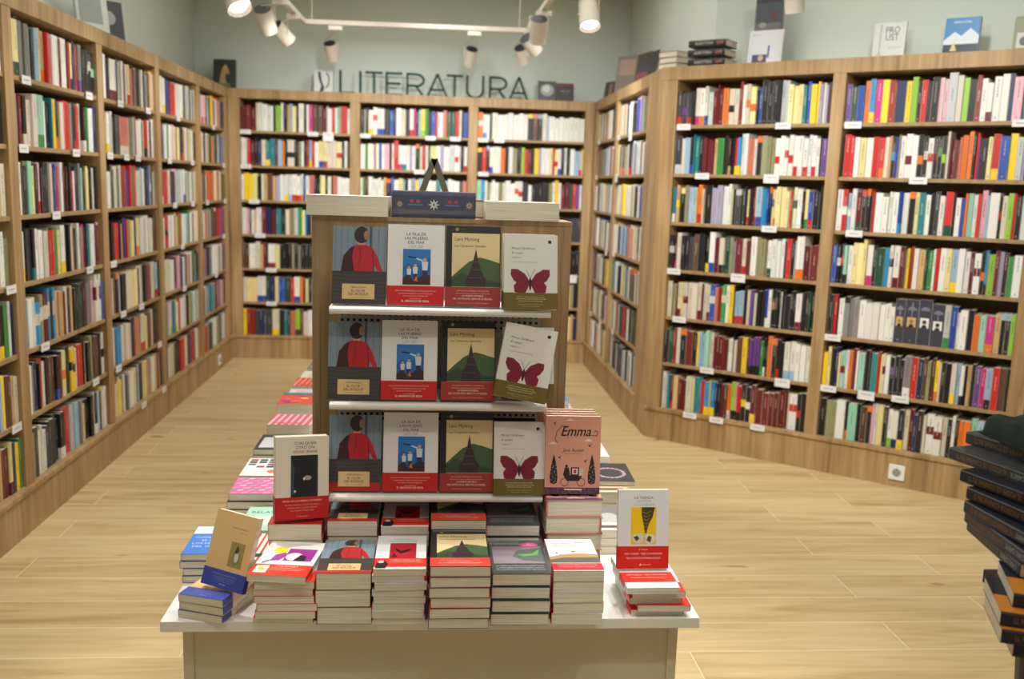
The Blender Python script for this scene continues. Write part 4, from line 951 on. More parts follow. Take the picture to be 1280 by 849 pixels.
# Cualquier otro dia: pile, with a thick copy standing on it
def art_day(w, L):
    A = Art(w, L); A.quad(0, 0, 1, 1, K_(222, 212, 194))
    for i, s in enumerate(['CUALQUIER', 'OTRO DÍA', 'DENNIS LEHANE']): A.text(s, 0.55, 0.905 - i * 0.052, 0.036, K_(74, 62, 54), 2, maxw=0.46)
    A.quad(0.28, 0.27, 0.79, 0.775, K_(24, 28, 36), 2); A.ell(0.6, 0.5, 0.07, 0.045, K_(168, 150, 136), 3); A.ell(0.53, 0.49, 0.02, 0.03, K_(220, 216, 214), 4)
    A.poly([(0.28, 0.3), (0.28, 0.72), (0.36, 0.6), (0.33, 0.45), (0.36, 0.3)], K_(46, 60, 84), 3); A.ell(0.36, 0.34, 0.02, 0.025, K_(190, 206, 226), 4)
    return A
def bart_day(w, L):
    A = Art(w, L); c = K_(240, 176, 156)
    A.text('PREMIO DE LOS LIBREROS DE MADRID', 0.5, 0.215, 0.02, K_(246, 210, 196), 2, maxw=0.86); small_lines(A, ['Un fresco histórico y familiar que recorre', 'el Boston del fin de la Gran Guerra,', 'por el autor de Mystic River'], 0.17, 0.035, 0.018, c, 0.7)
    A.text('R salamandra', 0.5, 0.03, 0.018, c, 2); return A
w, L = 0.137, 0.216
proto('day', make_book('paperback', w, L, 0.043, (222, 212, 194), art_day(w, L), band=((186, 24, 22), 0.0, 0.27), band_art=bart_day(w, L)))
z = pile('day', -0.350, 2.375, 4, 0.043, 'thick cream red-banded paperback behind the purple portraits', seed=51, jitter=0.003)
place('day', (-0.345, 2.425, z + 0.004), (math.radians(90 - 8), math.radians(2.0), math.radians(17)), 'thick cream paperback with dark photo standing on its pile')

# Emma: a pile and four standing copies
EW, EL, ET = 0.150, 0.212, 0.047
def art_emma(w, L):
    pk = (214, 150, 128); A = Art(w, L); A.quad(0, 0, 1, 1, lin(pk)); dk = K_(40, 32, 40); wh = K_(232, 206, 192)
    A.text('Emma', 0.547, 0.747, 0.135, dk, 2, slant=0.28, cond=0.85, maxw=0.74); A.text('Emma', 0.54, 0.745, 0.135, dk, 2, slant=0.28, cond=0.85, maxw=0.74)
    # swashes round the title
    A.line([(0.22, 0.66), (0.17, 0.70), (0.20, 0.80), (0.30, 0.88), (0.36, 0.85)], 0.012, dk, 2); A.line([(0.82, 0.76), (0.92, 0.75), (0.95, 0.80), (0.90, 0.82), (0.88, 0.79)], 0.012, dk, 2)
    A.text('Jane Austen', 0.5, 0.545, 0.048, dk, 2, slant=0.28, cond=0.85, maxw=0.48); A.text('Traducción de José Luis López Muñoz', 0.5, 0.515, 0.012, dk, 2, maxw=0.3)
    for (u, v_) in ((0.44, 0.94), (0.14, 0.64), (0.78, 0.68)): 
        A.poly([(u - 0.08, v_), (u - 0.04, v_ + 0.02), (u, v_ + 0.035), (u + 0.04, v_ + 0.015), (u + 0.08, v_)], wh, 2)
    for (u, v_, s) in ((0.16, 0.91, 1), (0.80, 0.63, 1.2), (0.26, 0.475, 1.1), (0.73, 0.43, 1)):
        A.poly([(u - 0.03 * s, v_ + 0.01), (u, v_), (u + 0.04 * s, v_ + 0.025), (u + 0.005, v_ - 0.015), (u + 0.02 * s, v_ - 0.035), (u - 0.012, v_ - 0.012)], dk, 3)
    for u in (0.16, 0.85):
        A.poly([(u, 0.52), (u - 0.045, 0.38), (u - 0.072, 0.22), (u - 0.06, 0.145), (u, 0.125), (u + 0.06, 0.145), (u + 0.072, 0.22), (u + 0.045, 0.38)], dk, 2)
        for i in range(16): A.ell(u + 0.04 * math.sin(i * 2.4), 0.15 + i * 0.016, 0.007, 0.007, wh, 3, 6)
    for u in (0.36, 0.66):
        for k in range(24):
            a = 2 * math.pi * k / 24; b2 = 2 * math.pi * (k + 1) / 24
            A.line([(u + 0.07 * math.cos(a), 0.155 + 0.05 * math.sin(a)), (u + 0.07 * math.cos(b2), 0.155 + 0.05 * math.sin(b2))], 0.01, dk, 3)
    A.poly([(0.34, 0.24), (0.40, 0.17), (0.62, 0.17), (0.68, 0.24)], dk, 4); A.quad(0.47, 0.24, 0.62, 0.345, dk, 4); A.quad(0.495, 0.255, 0.595, 0.33, wh, 5); A.quad(0.52, 0.27, 0.57, 0.315, K_(150, 60, 70), 6)
    A.quad(0.62, 0.235, 0.70, 0.335, K_(200, 186, 160), 4); A.ell(0.39, 0.36, 0.025, 0.025, dk, 4); A.poly([(0.33, 0.24), (0.36, 0.34), (0.43, 0.34), (0.46, 0.24)], dk, 4)
    A.quad(0, 0, 1, 0.085, K_(84, 58, 84), 3); A.quad(0.36, 0.05, 0.68, 0.07, K_(226, 206, 190), 5)
    rg = random.Random(2)
    for i in range(60): A.ell(rg.uniform(0.02, 0.98), rg.uniform(0.012, 0.075), 0.008, 0.008, lin((206, 130, 120)) if i % 2 else dk, 4, 5)
    return A
proto('emma', make_book('hardback', EW, EL, ET, (214, 150, 128), art_emma(EW, EL), hard=True, spine=(200, 136, 116), spine_art=[('Emma', 0.1, 0.42, (60, 34, 40))]))
zz = TZ + 0.0004
EP = ['lowest', 'fourth from top', 'third from top', 'second from top', 'topmost']
for i in range(5):
    if i % 2 == 0: place('emma', (0.385 + 0.003 * (i % 3), 2.395, zz), (0, 0, 0.0), 'pink hardback in the lying pile below the standing ones, %s' % EP[i], group='lying pile of pink hardbacks')
    else: place('emma', (0.385, 2.395 + EL, zz), (0, 0, math.pi), 'pink hardback in the lying pile below the standing ones, %s' % EP[i], group='lying pile of pink hardbacks')
    zz += ET + 0.0006
EMT = 0.0205
proto('emma_thin', make_book('hardback', EW, EL, EMT, (214, 150, 128), art_emma(EW, EL)))
z1 = zz
# the standing copies
for i, nm in enumerate(['front', 'second', 'third', 'rearmost']):
    place('emma_thin', (0.3825 - 0.002 * i, 2.445 + i * 0.026, z1 + 0.0035), (math.radians(90 - 7), 0, math.radians(-1)), 'pink illustrated hardback standing on its pile, %s of the four' % nm, group='standing pink hardbacks')

# ------------------------------------------------------------------ books along the two long sides of the table
def patterned(kind, w, L, c1, c2, c3, seed=1):
    A = Art(w, L); A.quad(0, 0, 1, 1, lin(c1)); rg = random.Random(seed)
    if kind == 'dots':
        for i in range(5):
            for k in range(7): A.poly([(0.02 + i * 0.2 + 0.1 * (k % 2), 0.05 + k * 0.14), (0.13 + i * 0.2 + 0.1 * (k % 2), 0.08 + k * 0.14), (0.13 + i * 0.2 + 0.1 * (k % 2), 0.12 + k * 0.14), (0.02 + i * 0.2 + 0.1 * (k % 2), 0.09 + k * 0.14)], lin(c2) if (i + k) % 2 else lin(c3), 2)
    elif kind == 'stripes':
        for i in range(7): A.poly([(i * 0.16, 0), (i * 0.16 + 0.06, 0), (i * 0.16 + 0.16, 1), (i * 0.16 + 0.10, 1)], lin(c2), 2)
        A.quad(0.2, 0.1, 0.8, 0.22, lin(c3), 3)
    elif kind == 'panels':
        A.quad(0.08, 0.12, 0.46, 0.8, lin(c2), 2); A.quad(0.54, 0.12, 0.92, 0.8, lin(c2), 2); A.text('DOS VIDAS', 0.5, 0.86, 0.06, lin(c3), 2)
    elif kind == 'blocks':
        for i in range(5):
            for k in range(4): A.quad(0.04 + i * 0.19, 0.45 + k * 0.13, 0.19 + i * 0.19, 0.55 + k * 0.13, lin(rg.choice([c2, c3, (70, 100, 140), (150, 40, 60)])), 2)
        A.ell(0.6, 0.25, 0.12, 0.12, lin((226, 110, 70)), 2)
    elif kind == 'abstract':
        for i in range(9): A.ell(rg.uniform(0.1, 0.9), rg.uniform(0.1, 0.75), rg.uniform(0.05, 0.14), rg.uniform(0.03, 0.1), lin(rg.choice([c2, c3, (244, 210, 70), (80, 60, 160)])), 2 + i % 3)
        A.quad(0, 0.8, 1, 1, lin((70, 110, 140)), 5)
    elif kind == 'title':
        A.text('RELATOS', 0.5, 0.72, 0.09, lin(c2), 2, maxw=0.8); A.quad(0.2, 0.2, 0.8, 0.6, lin(c3), 2)
    elif kind == 'photo':
        A.quad(0, 0.35, 1, 1, lin(c2), 2); A.ell(0.5, 0.6, 0.2, 0.22, lin(c3), 3); A.poly([(0.2, 0.35), (0.35, 0.5), (0.65, 0.5), (0.8, 0.35)], lin(c3), 4); A.quad(0.1, 0.1, 0.9, 0.2, lin((90, 80, 70)), 3)
    elif kind == 'ring':
        for k in range(20):
            a = 2 * math.pi * k / 20; A.ell(0.55 + 0.3 * math.cos(a), 0.45 + 0.26 * math.sin(a), 0.05, 0.04, lin(c2) if k % 2 else lin(c3), 2, 8)
    return A
SIDE = [ # x, y, n, t, w, L, cover, kind, c2, c3, label, rot
  (-0.485, 2.62, 3, 0.021, .13, .20, (170, 206, 186), 'title', (60, 60, 60), (200, 220, 206), 'mint green paperback behind the blue books', 0.0),
  (-0.420, 2.845, 3, 0.020, .075, .19, (40, 36, 40), 'stripes', (210, 200, 200), (120, 110, 110), 'black and white striped paperback next to the mint ones', 0.0),
  (-0.470, 2.40, 3, 0.022, .10, .19, (228, 226, 222), 'stripes', (206, 60, 40), (30, 30, 30), 'white paperback with red strokes beside the purple portraits', 0.0),
  (-0.545, 2.84, 3, 0.024, .16, .15, (56, 26, 34), 'title', (90, 60, 66), (50, 24, 30), 'dark maroon book under the pink patterned one', 0.0),
  (-0.545, 3.05, 4, 0.022, .17, .20, (222, 222, 216), 'blocks', (40, 44, 60), (230, 230, 230), 'white paperback with coloured blocks on the left side', 0.0),
  (-0.550, 3.30, 5, 0.021, .16, .20, (44, 44, 52), 'panels', (206, 206, 214), (220, 220, 220), 'dark paperback with two pale panels on the left side', 0.0),
  (-0.545, 3.55, 3, 0.044, .16, .17, (214, 90, 110), 'stripes', (240, 200, 206), (214, 90, 110), 'pink striped thick paperback on the left side', 0.0),
  (-0.540, 3.80, 3, 0.052, .18, .20, (220, 66, 44), 'abstract', (236, 130, 40), (130, 60, 150), 'thick red paperback with colourful shapes on the left side', 0.0),
  (-0.555, 4.04, 5, 0.024, .16, .19, (206, 206, 204), 'title', (150, 30, 60), (60, 60, 60), 'pale paperback with dark picture behind the red ones', 0.0),
  (-0.560, 4.26, 6, 0.021, .15, .19, (210, 48, 36), 'stripes', (236, 150, 130), (210, 48, 36), 'red paperback far back on the left side', 0.0),
  (-0.560, 4.48, 5, 0.023, .15, .19, (226, 228, 200), 'title', (226, 228, 200), (214, 216, 188), 'pale cream paperback near the far left table end', 0.0),
  (-0.555, 4.74, 5, 0.023, .15, .19, (120, 116, 106), 'panels', (180, 176, 166), (60, 60, 60), 'grey pictured paperback at the far left table end', 0.0),
  (0.545, 2.60, 3, 0.024, .125, .20, (208, 204, 196), 'photo', (120, 116, 112), (180, 176, 170), 'grey photo paperback right of the pink hardbacks', 0.0),
  (0.560, 2.84, 3, 0.036, .15, .20, (206, 186, 156), 'photo', (220, 200, 170), (178, 110, 80), 'sand-coloured thick paperback on the right side', 0.0),
  (0.580, 3.30, 4, 0.022, .15, .20, (228, 228, 228), 'title', (90, 90, 90), (210, 210, 214), 'white paperback behind the dark ring book on the right', 0.0),
  (0.575, 3.54, 4, 0.022, .15, .19, (224, 226, 228), 'panels', (200, 206, 212), (70, 70, 80), 'white paperback with pale panels on the right side', 0.0),
  (0.520, 3.78, 3, 0.022, .12, .17, (240, 214, 60), 'title', (60, 60, 60), (236, 200, 40), 'yellow paperback behind the standing pink hardbacks', 0.0),
  (0.560, 4.20, 4, 0.022, .14, .20, (60, 160, 214), 'title', (230, 240, 246), (40, 120, 190), 'light blue paperback far back on the right side', 0.0),
]
for i, (x, y, n, t, w, L, cov, kind, c2, c3, label, rot) in enumerate(SIDE):
    key = 'side%d' % i
    proto(key, make_book('paperback', w, L, t, cov, patterned(kind, w, L, cov, c2, c3, i)))
    zt = pile(key, x, y, n, t, label, rot=rot, jitter=0.003, seed=60 + i)
    if i == 3:
        proto('dots', make_book('paperback', 0.165, 0.165, 0.022, (206, 96, 150), patterned('dots', 0.165, 0.165, (206, 96, 150), (236, 226, 230), (130, 190, 190))))
        place('dots', (-0.537, 2.845, zt + 0.0008), (0, 0, 0.02), 'pink book with white and mint dashes on the maroon books')
    if i == 13:
        proto('ring', make_book('paperback', 0.155, 0.2, 0.015, (46, 46, 50), patterned('ring', 0.155, 0.2, (46, 46, 50), (206, 140, 160), (160, 160, 166))))
        place('ring', (0.585, 2.90, zt + 0.0008), (0, 0, -0.04), 'dark book with a pink ring on the sand-coloured ones')
# little white boxed item on the right edge of the table
mb = MB(); mb.box((0.0, 0, 0), (0.07, 0.05, 0.075), K_(222, 226, 230)); mb.box((0.006, -0.0008, 0.026), (0.062, 0, 0.046), K_(60, 84, 150)); mb.box((-0.001, -0.001, 0.068), (0.071, 0.051, 0.077), K_(50, 50, 54))
o = mb.build('price_sign', M_PRINT, weld=False); o.location = (0.60, 4.05, TZ + 0.001); tag(o, 'small white box with blue lettering strip on the table right edge', 'sign')

# ------------------------------------------------------------------ books on top of the display stand
w, L = 0.165, 0.222
def fore(key, name, w, L, t, cov, hard=False, mat=None): proto(key, make_book(name, w, L, t, cov, art_plain(w, L, cov, [('OBRAS COMPLETAS', .5, .6, .05, (90, 80, 70), .7)]), hard=hard, mat=mat))
fore('brick', 'thick_paperback', 0.160, 0.222, 0.054, (222, 216, 204))
# fore edge towards the viewer: book turned so that its spine is at the back
place('brick', (-0.350, GY + 0.075, GTOP + 0.0006), (0, 0, math.radians(-91)), 'thick cream paperback lying page-side out, top left of the stand')
fore('brick2', 'thick_paperback', 0.160, 0.206, 0.050, (222, 216, 204))
place('brick2', (0.138, GY + 0.075, GTOP + 0.0006), (0, 0, math.radians(-89)), 'thick cream paperback lying page-side out, top right of the stand')
# navy shrink-wrapped hardback, spine towards the viewer
nw, nL, nt = 0.155, 0.232, 0.072
root = empty('hardback')
mb = MB(); nv = K_(30, 38, 74); wh = K_(206, 206, 200)
mb.box((0, 0.004, nt - 0.003), (nL, nw, nt), nv); mb.box((0, 0.004, 0), (nL, nw, 0.003), nv)
for k in range(8):
    a0 = math.pi * (k / 8 - 0.5); a1 = math.pi * ((k + 1) / 8 - 0.5)
    p = lambda a: (0.004 - 0.006 * math.cos(a), nt / 2 + nt / 2 * math.sin(a))
    (ya, za), (yb, zb) = p(a0), p(a1); mb.face([(0, ya, za), (nL, ya, za), (nL, yb, zb), (0, yb, zb)], nv)
def orn(cx, cz, s, col):
    for k in range(8):
        a = 2 * math.pi * k / 8; u = math.cos(a); v_ = math.sin(a)
        mb.face([(cx - v_ * s * .25, -0.0026, cz + u * s * .25), (cx + u * s, -0.0026, cz + v_ * s), (cx + v_ * s * .25, -0.0026, cz - u * s * .25)], col)
    P_ = [(cx + s * .5 * math.cos(2 * math.pi * i / 10), -0.003, cz + s * .5 * math.sin(2 * math.pi * i / 10)) for i in range(10)]; mb.face(P_, col)
    P_ = [(cx + s * .16 * math.cos(2 * math.pi * i / 10), -0.0034, cz + s * .2 * math.sin(2 * math.pi * i / 10)) for i in range(10)]; mb.face(P_, nv)
orn(nL / 2, nt * .5, 0.017, wh); orn(0.022, nt * .5, 0.011, K_(170, 150, 110)); orn(nL - 0.018, nt * .5, 0.013, K_(170, 150, 110))
for cx in (0.055, 0.072, nL - 0.072, nL - 0.055):
    P_ = [(cx + 0.006 * math.cos(2 * math.pi * i / 10), -0.003, nt * .62 + 0.005 * math.sin(2 * math.pi * i / 10)) for i in range(10)]; mb.face(P_, K_(180, 40, 60))
mb.box((0.045, -0.003, nt * .46), (0.085, -0.0022, nt * .52), K_(60, 110, 150)); mb.box((nL - 0.085, -0.003, nt * .46), (nL - 0.045, -0.0022, nt * .52), K_(60, 110, 150))
mb.build('cover', M_GLOSS, root)
pg = MB(); pg.box((0.003, 0.004, 0.0032), (nL - 0.003, nw - 0.003, nt - 0.0032)); pg.build('pages', M_PAGE, root)
fm = MB(); fm.box((-0.002, -0.006, -0.0002), (nL + 0.002, nw + 0.002, nt + 0.0015)); fm.build('plastic_wrap', M_FILM, root)
root.location = (-0.120, GY + 0.012, GTOP + 0.0008); tag(root, 'thick navy hardback with silver keyhole spine, plastic wrapped, on the stand', 'book')
proto('maroonbk', make_book('hardback', 0.03, 0.09, 0.05, (110, 22, 36), art_plain(0.03, 0.09, (110, 22, 36)), hard=True, spine=(30, 26, 28)))
place('maroonbk', (0.128, GY + 0.115, GTOP + 0.0008), (0, 0, 0), 'small maroon and black book behind the navy hardback')
for ang in (0,):
    es = empty('book_easel', (-0.005, GY + 0.20, GTOP)); tag(es, 'grey inverted-V display easel behind the navy hardback', 'easel')
    for sx in (-1, 1):
        mb = MB(); a = Vector((sx * 0.060, 0.0, 0.0)); b = Vector((0, 0.0, 0.165)); d = (b - a).normalized(); n = Vector((d.z, 0, -d.x)) * 0.009
        q = [a - n, a + n, b + n, b - n]
        mb.face([p + Vector((0, -0.006, 0)) for p in q]); mb.face([p + Vector((0, 0.006, 0)) for p in q][::-1])
        for i in range(4):
            j = (i + 1) % 4; mb.face([q[i] + Vector((0, -0.006, 0)), q[i] + Vector((0, 0.006, 0)), q[j] + Vector((0, 0.006, 0)), q[j] + Vector((0, -0.006, 0))])
        mb.build('leg', M_EASEL, es, weld=True)
    es.location = (-0.005, GY + 0.172, GTOP + 0.0005)

# ------------------------------------------------------------------ dark twisted pile at the right
kw, kL, kt = 0.155, 0.235, 0.025
def dark_book(orange=False):
    root = empty('paperback'); nv = K_(26, 30, 42)
    mb = MB(); x0 = -kw / 2
    A = Art(kw, kL); A.quad(0, 0, 1, 1, nv); 
    if orange: A.quad(0, 0, 0.48, 1, K_(214, 136, 40), 2)
    A.quad(0.5, 0.3, 0.9, 0.8, K_(40, 52, 72), 2)
    mb.box((x0, 0, kt - 0.0008), (x0 + kw, kL, kt), nv); mb.box((x0, 0, 0), (x0 + kw, kL, 0.0008), nv)
    prof = [(x0, 0.0008), (x0 - 0.002, 0.003), (x0 - 0.002, kt - 0.003), (x0, kt - 0.0008)]
    for (xa, za), (xb, zb) in zip(prof, prof[1:]): mb.face([(xa, 0, za), (xb, 0, zb), (xb, kL, zb), (xa, kL, za)], nv)
    A.emit(mb, x0, kt)
    for s, y0, h, col in (('EL PODER DE CONFIAR EN TI', 0.088, 0.46, (150, 104, 52)), ('CURRO CAÑETE', 0.012, 0.40, (176, 182, 190))):
        vs, fs, a, b = text_polys(s); k = h * kt / 0.73; W = (b - a) * k; mx = 0.125 if y0 > 0.05 else 0.065; kx = k * min(1, mx / W)
        # head of the lettering turned down, as the books lie face down
        for f in fs: mb.face([(x0 - 0.0024, y0 + (vs[i][0] - a) * kx, kt * 0.5 - (vs[i][1] - 0.36) * k) for i in f], lin(col))
    mb.build('cover', M_PRINT, root)
    pg = MB(); pg.box((x0 + 0.001, 0.0006, 0.001), (x0 + kw - 0.0006, kL - 0.0006, kt - 0.001)); pg.build('pages', M_PAGE, root)
    return root
proto('darkbk', dark_book())
proto('orangebk', dark_book(True))
# the pile stands on a dark pedestal; each book's far left corner is given with the heading of its left edge
DP = []      # (corner x, corner y, z bottom, heading of the spine edge in degrees, turned)
stackspec = [  # bottom first: pixel of the near/left corner, image slope of the left edge, turned
    (1266, 812, 2.2, True), (1251, 795, 2.2, True), (1250, 773, 2.2, True), (1266, 750, 2.2, True),
    (1210, 656, 0.88, False), (1207, 645, 0.72, False), (1206, 633, 0.56, False), (1209, 616, 0.44, False),
    (1201, 594, 0.38, False), (1187, 566, 0.36, False), (1208, 547, 0.30, False)]
zb = 0.795
for i, (px, py, hd, turned) in enumerate(stackspec):
    zc = zb + kt / 2
    c = gz(px, py, zc)
    q = gz(px + (-36 if turned else 60), py + (-36 if turned else 60) * hd, zc); q = (c - q) if turned else (q - c); a = math.atan2(q.y, q.x); d = Vector((math.cos(a), math.sin(a), 0))          # runs towards the camera along the left side
    words = ['lowest', 'second lowest', 'third lowest', 'fourth lowest', 'fifth lowest', 'middle', 'fifth from top', 'fourth from top', 'third from top', 'second from top', 'topmost']
    if not turned:
        # spine on the left side; spine starts at c and runs along d; local +y = d ... the book is flipped so that its far end is the foot
        rz = a + math.pi / 2            # local -y points along d
        # local spine edge from (x0,0) to (x0,kL): we want (x0,kL) at c and (x0,0) towards the camera
        R = Matrix.Rotation(rz, 3, 'Z'); off = R @ Vector((-kw / 2, kL, 0)); loc = c - off
    else:
        # spine towards the viewer: c is the near-left corner, the pages' tail on the left
        rz = a + math.pi / 2 + math.pi / 2
        R = Matrix.Rotation(rz, 3, 'Z'); off = R @ Vector((-kw / 2, kL, 0)); loc = c - off
    ob = place('orangebk' if turned else 'darkbk', (loc.x, loc.y, zb), (0, 0, rz), ('navy and orange covered paperback in the twisted pile, %s' if turned else 'black-spined paperback with gold lettering in the twisted pile, %s') % words[i], group='twisted pile of dark paperbacks')
    if i >= 9:
        fm = MB(); fm.box((-kw / 2 - 0.003, -0.001, -0.0002), (kw / 2 + 0.001, kL + 0.001, kt + 0.0004)); fm.build('plastic_wrap', M_FILM, ob)
    zb += kt + 0.0006
top_z = zb
pd = empty('pedestal', (1.20, 1.60, 0)); tag(pd, 'dark pedestal under the twisted pile at the right edge', 'pedestal')
mb = MB(); mb.box((-0.03, -0.06, 0.765), (0.22, 0.20, 0.794)); mb.build('top_plate', M_DARK, pd, bevel=0.002, weld=True)
mb = MB(); mb.cyl((0.09, 0.06, 0.03), (0.09, 0.06, 0.765), 0.06, 0.11, 20); mb.build('column', M_DARK, pd, weld=True)
mb = MB(); mb.box((-0.11, -0.13, 0.0), (0.21, 0.19, 0.03)); mb.build('base', M_DARK, pd, bevel=0.003, weld=True)
# folded dark green cloth bag on top
c0 = gz(1234, 540, top_z + 0.01)
mb = MB(); nxs, nys = 26, 16
def cl_h(u, v_):
    e = min(u, 1 - u, v_, 1 - v_) * 9; e = max(0.0, min(1.0, e)); e = math.sqrt(1 - (1 - e) ** 2)
    return 0.046 * e + 0.006 * math.sin(9 * u + 3 * v_) * e + 0.004 * math.sin(17 * v_ + 5 * u) * e
for layer in (0,):
    G = [[(c0.x + 0.004 + 0.19 * i / nxs, c0.y - 0.155 + 0.19 * j / nys, top_z + 0.001 + max(0, cl_h(i / nxs, j / nys))) for j in range(nys + 1)] for i in range(nxs + 1)]
    for i in range(nxs):
        for j in range(nys): mb.face([G[i][j], G[i + 1][j], G[i + 1][j + 1], G[i][j + 1]])
    mb.face([G[0][0], G[0][nys], G[nxs][nys], G[nxs][0]])
o = mb.build('folded_bag', M_CLOTH, smooth=True); tag(o, 'folded dark green cloth bag on the twisted dark pile', 'bag')

# ------------------------------------------------------------------ sign letters on the back bookcase
def stroke_letter(ch, h=0.198, wd=0.14, st=0.0195, dp=0.018):
    mb = MB(); r = st / 2
    def seg(a, b):
        a = Vector((a[0], 0, a[1])); b = Vector((b[0], 0, b[1])); d = (b - a).normalized(); n = Vector((d.z, 0, -d.x)) * r
        q = [a - n, a + n, b + n, b - n]; D = Vector((0, dp, 0))
        mb.face(q); mb.face([p + D for p in q][::-1])
        for i in range(4):
            j = (i + 1) % 4; mb.face([q[i], q[i] + D, q[j] + D, q[j]])
    def arc(cx, cz, rx, rz_, a0, a1, n=10):
        P_ = [(cx + rx * math.cos(math.radians(a0 + (a1 - a0) * i / n)), cz + rz_ * math.sin(math.radians(a0 + (a1 - a0) * i / n))) for i in range(n + 1)]
        for a, b in zip(P_, P_[1:]):
            dx, dz = b[0] - a[0], b[1] - a[1]; l = math.hypot(dx, dz); e = 0.0015
            seg((a[0] - dx / l * e, a[1] - dz / l * e), (b[0] + dx / l * e, b[1] + dz / l * e))
    W = wd
    if ch == 'L': seg((r, 0), (r, h)); seg((r, r), (W, r))
    elif ch == 'I': seg((r, 0), (r, h))
    elif ch == 'T': seg((W / 2, 0), (W / 2, h - r)); seg((0, h - r), (W, h - r))
    elif ch == 'E': seg((r, 0), (r, h)); [seg((r, z), (x, z)) for z, x in ((r, W), (h * .52, W * .9), (h - r, W))]
    elif ch == 'R':
        seg((r, 0), (r, h)); seg((r, h - r), (W * .55, h - r)); seg((r, h * .46), (W * .55, h * .46)); arc(W * .55, h * .72 - r / 2, W * .40, (h * .54 - r) / 2, 90, -90); seg((W * .52, h * .46), (W * .95, 0))
    elif ch == 'A': seg((0.004, 0), (W / 2, h)); seg((W - 0.004, 0), (W / 2, h)); seg((W * .18, h * .32), (W * .82, h * .32))
    elif ch == 'U': seg((r, h * .36), (r, h)); seg((W - r, h * .36), (W - r, h)); arc(W / 2, h * .38, W / 2 - r, h * .38 - r, 180, 360, 14)
    return mb
LP = [('L', 424, 443, 'first letter'), ('I', 448.5, 452, ''), ('T', 456, 477.5, 'left'), ('E', 481, 502, ''), ('R', 507, 530, 'left'), ('A', 533, 559, 'left'), ('T', 557.5, 578, 'right'), ('U', 582, 605, ''), ('R', 611, 634, 'right'), ('A', 637, 661, 'last letter')]
order = ['first', 'second', 'third', 'fourth', 'fifth', 'sixth', 'seventh', 'eighth', 'ninth', 'tenth']
for i, (ch, a, b, _) in enumerate(LP):
    xa = -0.842 + (a - 424) * 1.627 / 236; xb = -0.842 + (b - 424) * 1.627 / 236
    o = stroke_letter(ch, wd=max(0.02, xb - xa)).build('sign_letter', M_SIGN)
    o.location = (xa, YB + 0.15, HB + 0.0005)
    tag(o, 'dark green letter %s on the back bookcase, %s letter of LITERATURA' % (ch, order[i]), 'sign letter', 'green letters spelling LITERATURA')

# ------------------------------------------------------------------ things standing on top of the bookcases
def standing(name, art, w, L, t, cov, loc, rz, label, lean=8, hard=True):
    root = make_book(name, w, L, t, cov, art, hard=hard, mat=M_PRINT)
    root.location = loc; root.rotation_euler = (math.radians(90 - lean), 0, rz); tag(root, label, 'book'); return root
A = Art(0.155, 0.215); A.quad(0, 0, 1, 1, K_(50, 52, 46)); A.poly([(0.3, 0.1), (0.36, 0.5), (0.5, 0.85), (0.66, 0.9), (0.8, 0.75), (0.85, 0.55), (0.66, 0.6), (0.62, 0.4), (0.75, 0.1)], K_(184, 150, 96), 2); A.poly([(0.55, 0.8), (0.62, 0.95), (0.76, 0.8)], K_(214, 180, 120), 3); A.quad(0.1, 0.04, 0.9, 0.2, K_(110, 120, 70), 4)
standing('hardback', A, 0.185, 0.245, 0.02, (50, 52, 46), (-1.80, YB + 0.13, HB + 0.001), math.radians(4), 'dark book with golden figure standing in the back left corner')
A = Art(0.15, 0.185); A.quad(0, 0, 1, 1, K_(214, 218, 216)); A.poly([(0.2, 0.95), (0.36, 0.95), (0.42, 0.55), (0.6, 0.2), (0.5, 0.02), (0.3, 0.02), (0.4, 0.3), (0.26, 0.6)], K_(50, 56, 70), 2); A.line([(0.7, 0.9), (0.84, 0.7), (0.82, 0.4), (0.68, 0.2)], 0.07, K_(50, 56, 70), 2)
standing('paperback', A, 0.155, 0.185, 0.014, (214, 218, 216), (-0.975, YB + 0.13, HB + 0.001), 0, 'white book with dark swirls beside the letter L')
A = Art(0.155, 0.172); A.quad(0, 0, 1, 1, K_(70, 72, 74)); A.ell(0.5, 0.55, 0.38, 0.34, K_(150, 156, 156), 2); A.ell(0.45, 0.62, 0.22, 0.2, K_(200, 204, 200), 3)
standing('hardback', A, 0.157, 0.172, 0.016, (70, 72, 74), (0.956, YB + 0.13, HB + 0.001), 0, 'grey book with a white cloud right of the letters')
A = Art(0.15, 0.155); A.quad(0, 0, 1, 1, K_(48, 46, 48)); A.quad(0, 0.8, 1, 1, K_(92, 36, 40), 2); A.text('MEMORIA', 0.5, 0.55, 0.09, K_(170, 170, 166), 2, maxw=0.6); A.text('del tiempo', 0.5, 0.42, 0.06, K_(150, 150, 146), 2, maxw=0.4)
standing('hardback', A, 0.145, 0.158, 0.02, (48, 46, 48), (1.112, YB + 0.13, HB + 0.001), 0, 'dark book with maroon top edge right of the cloud book')
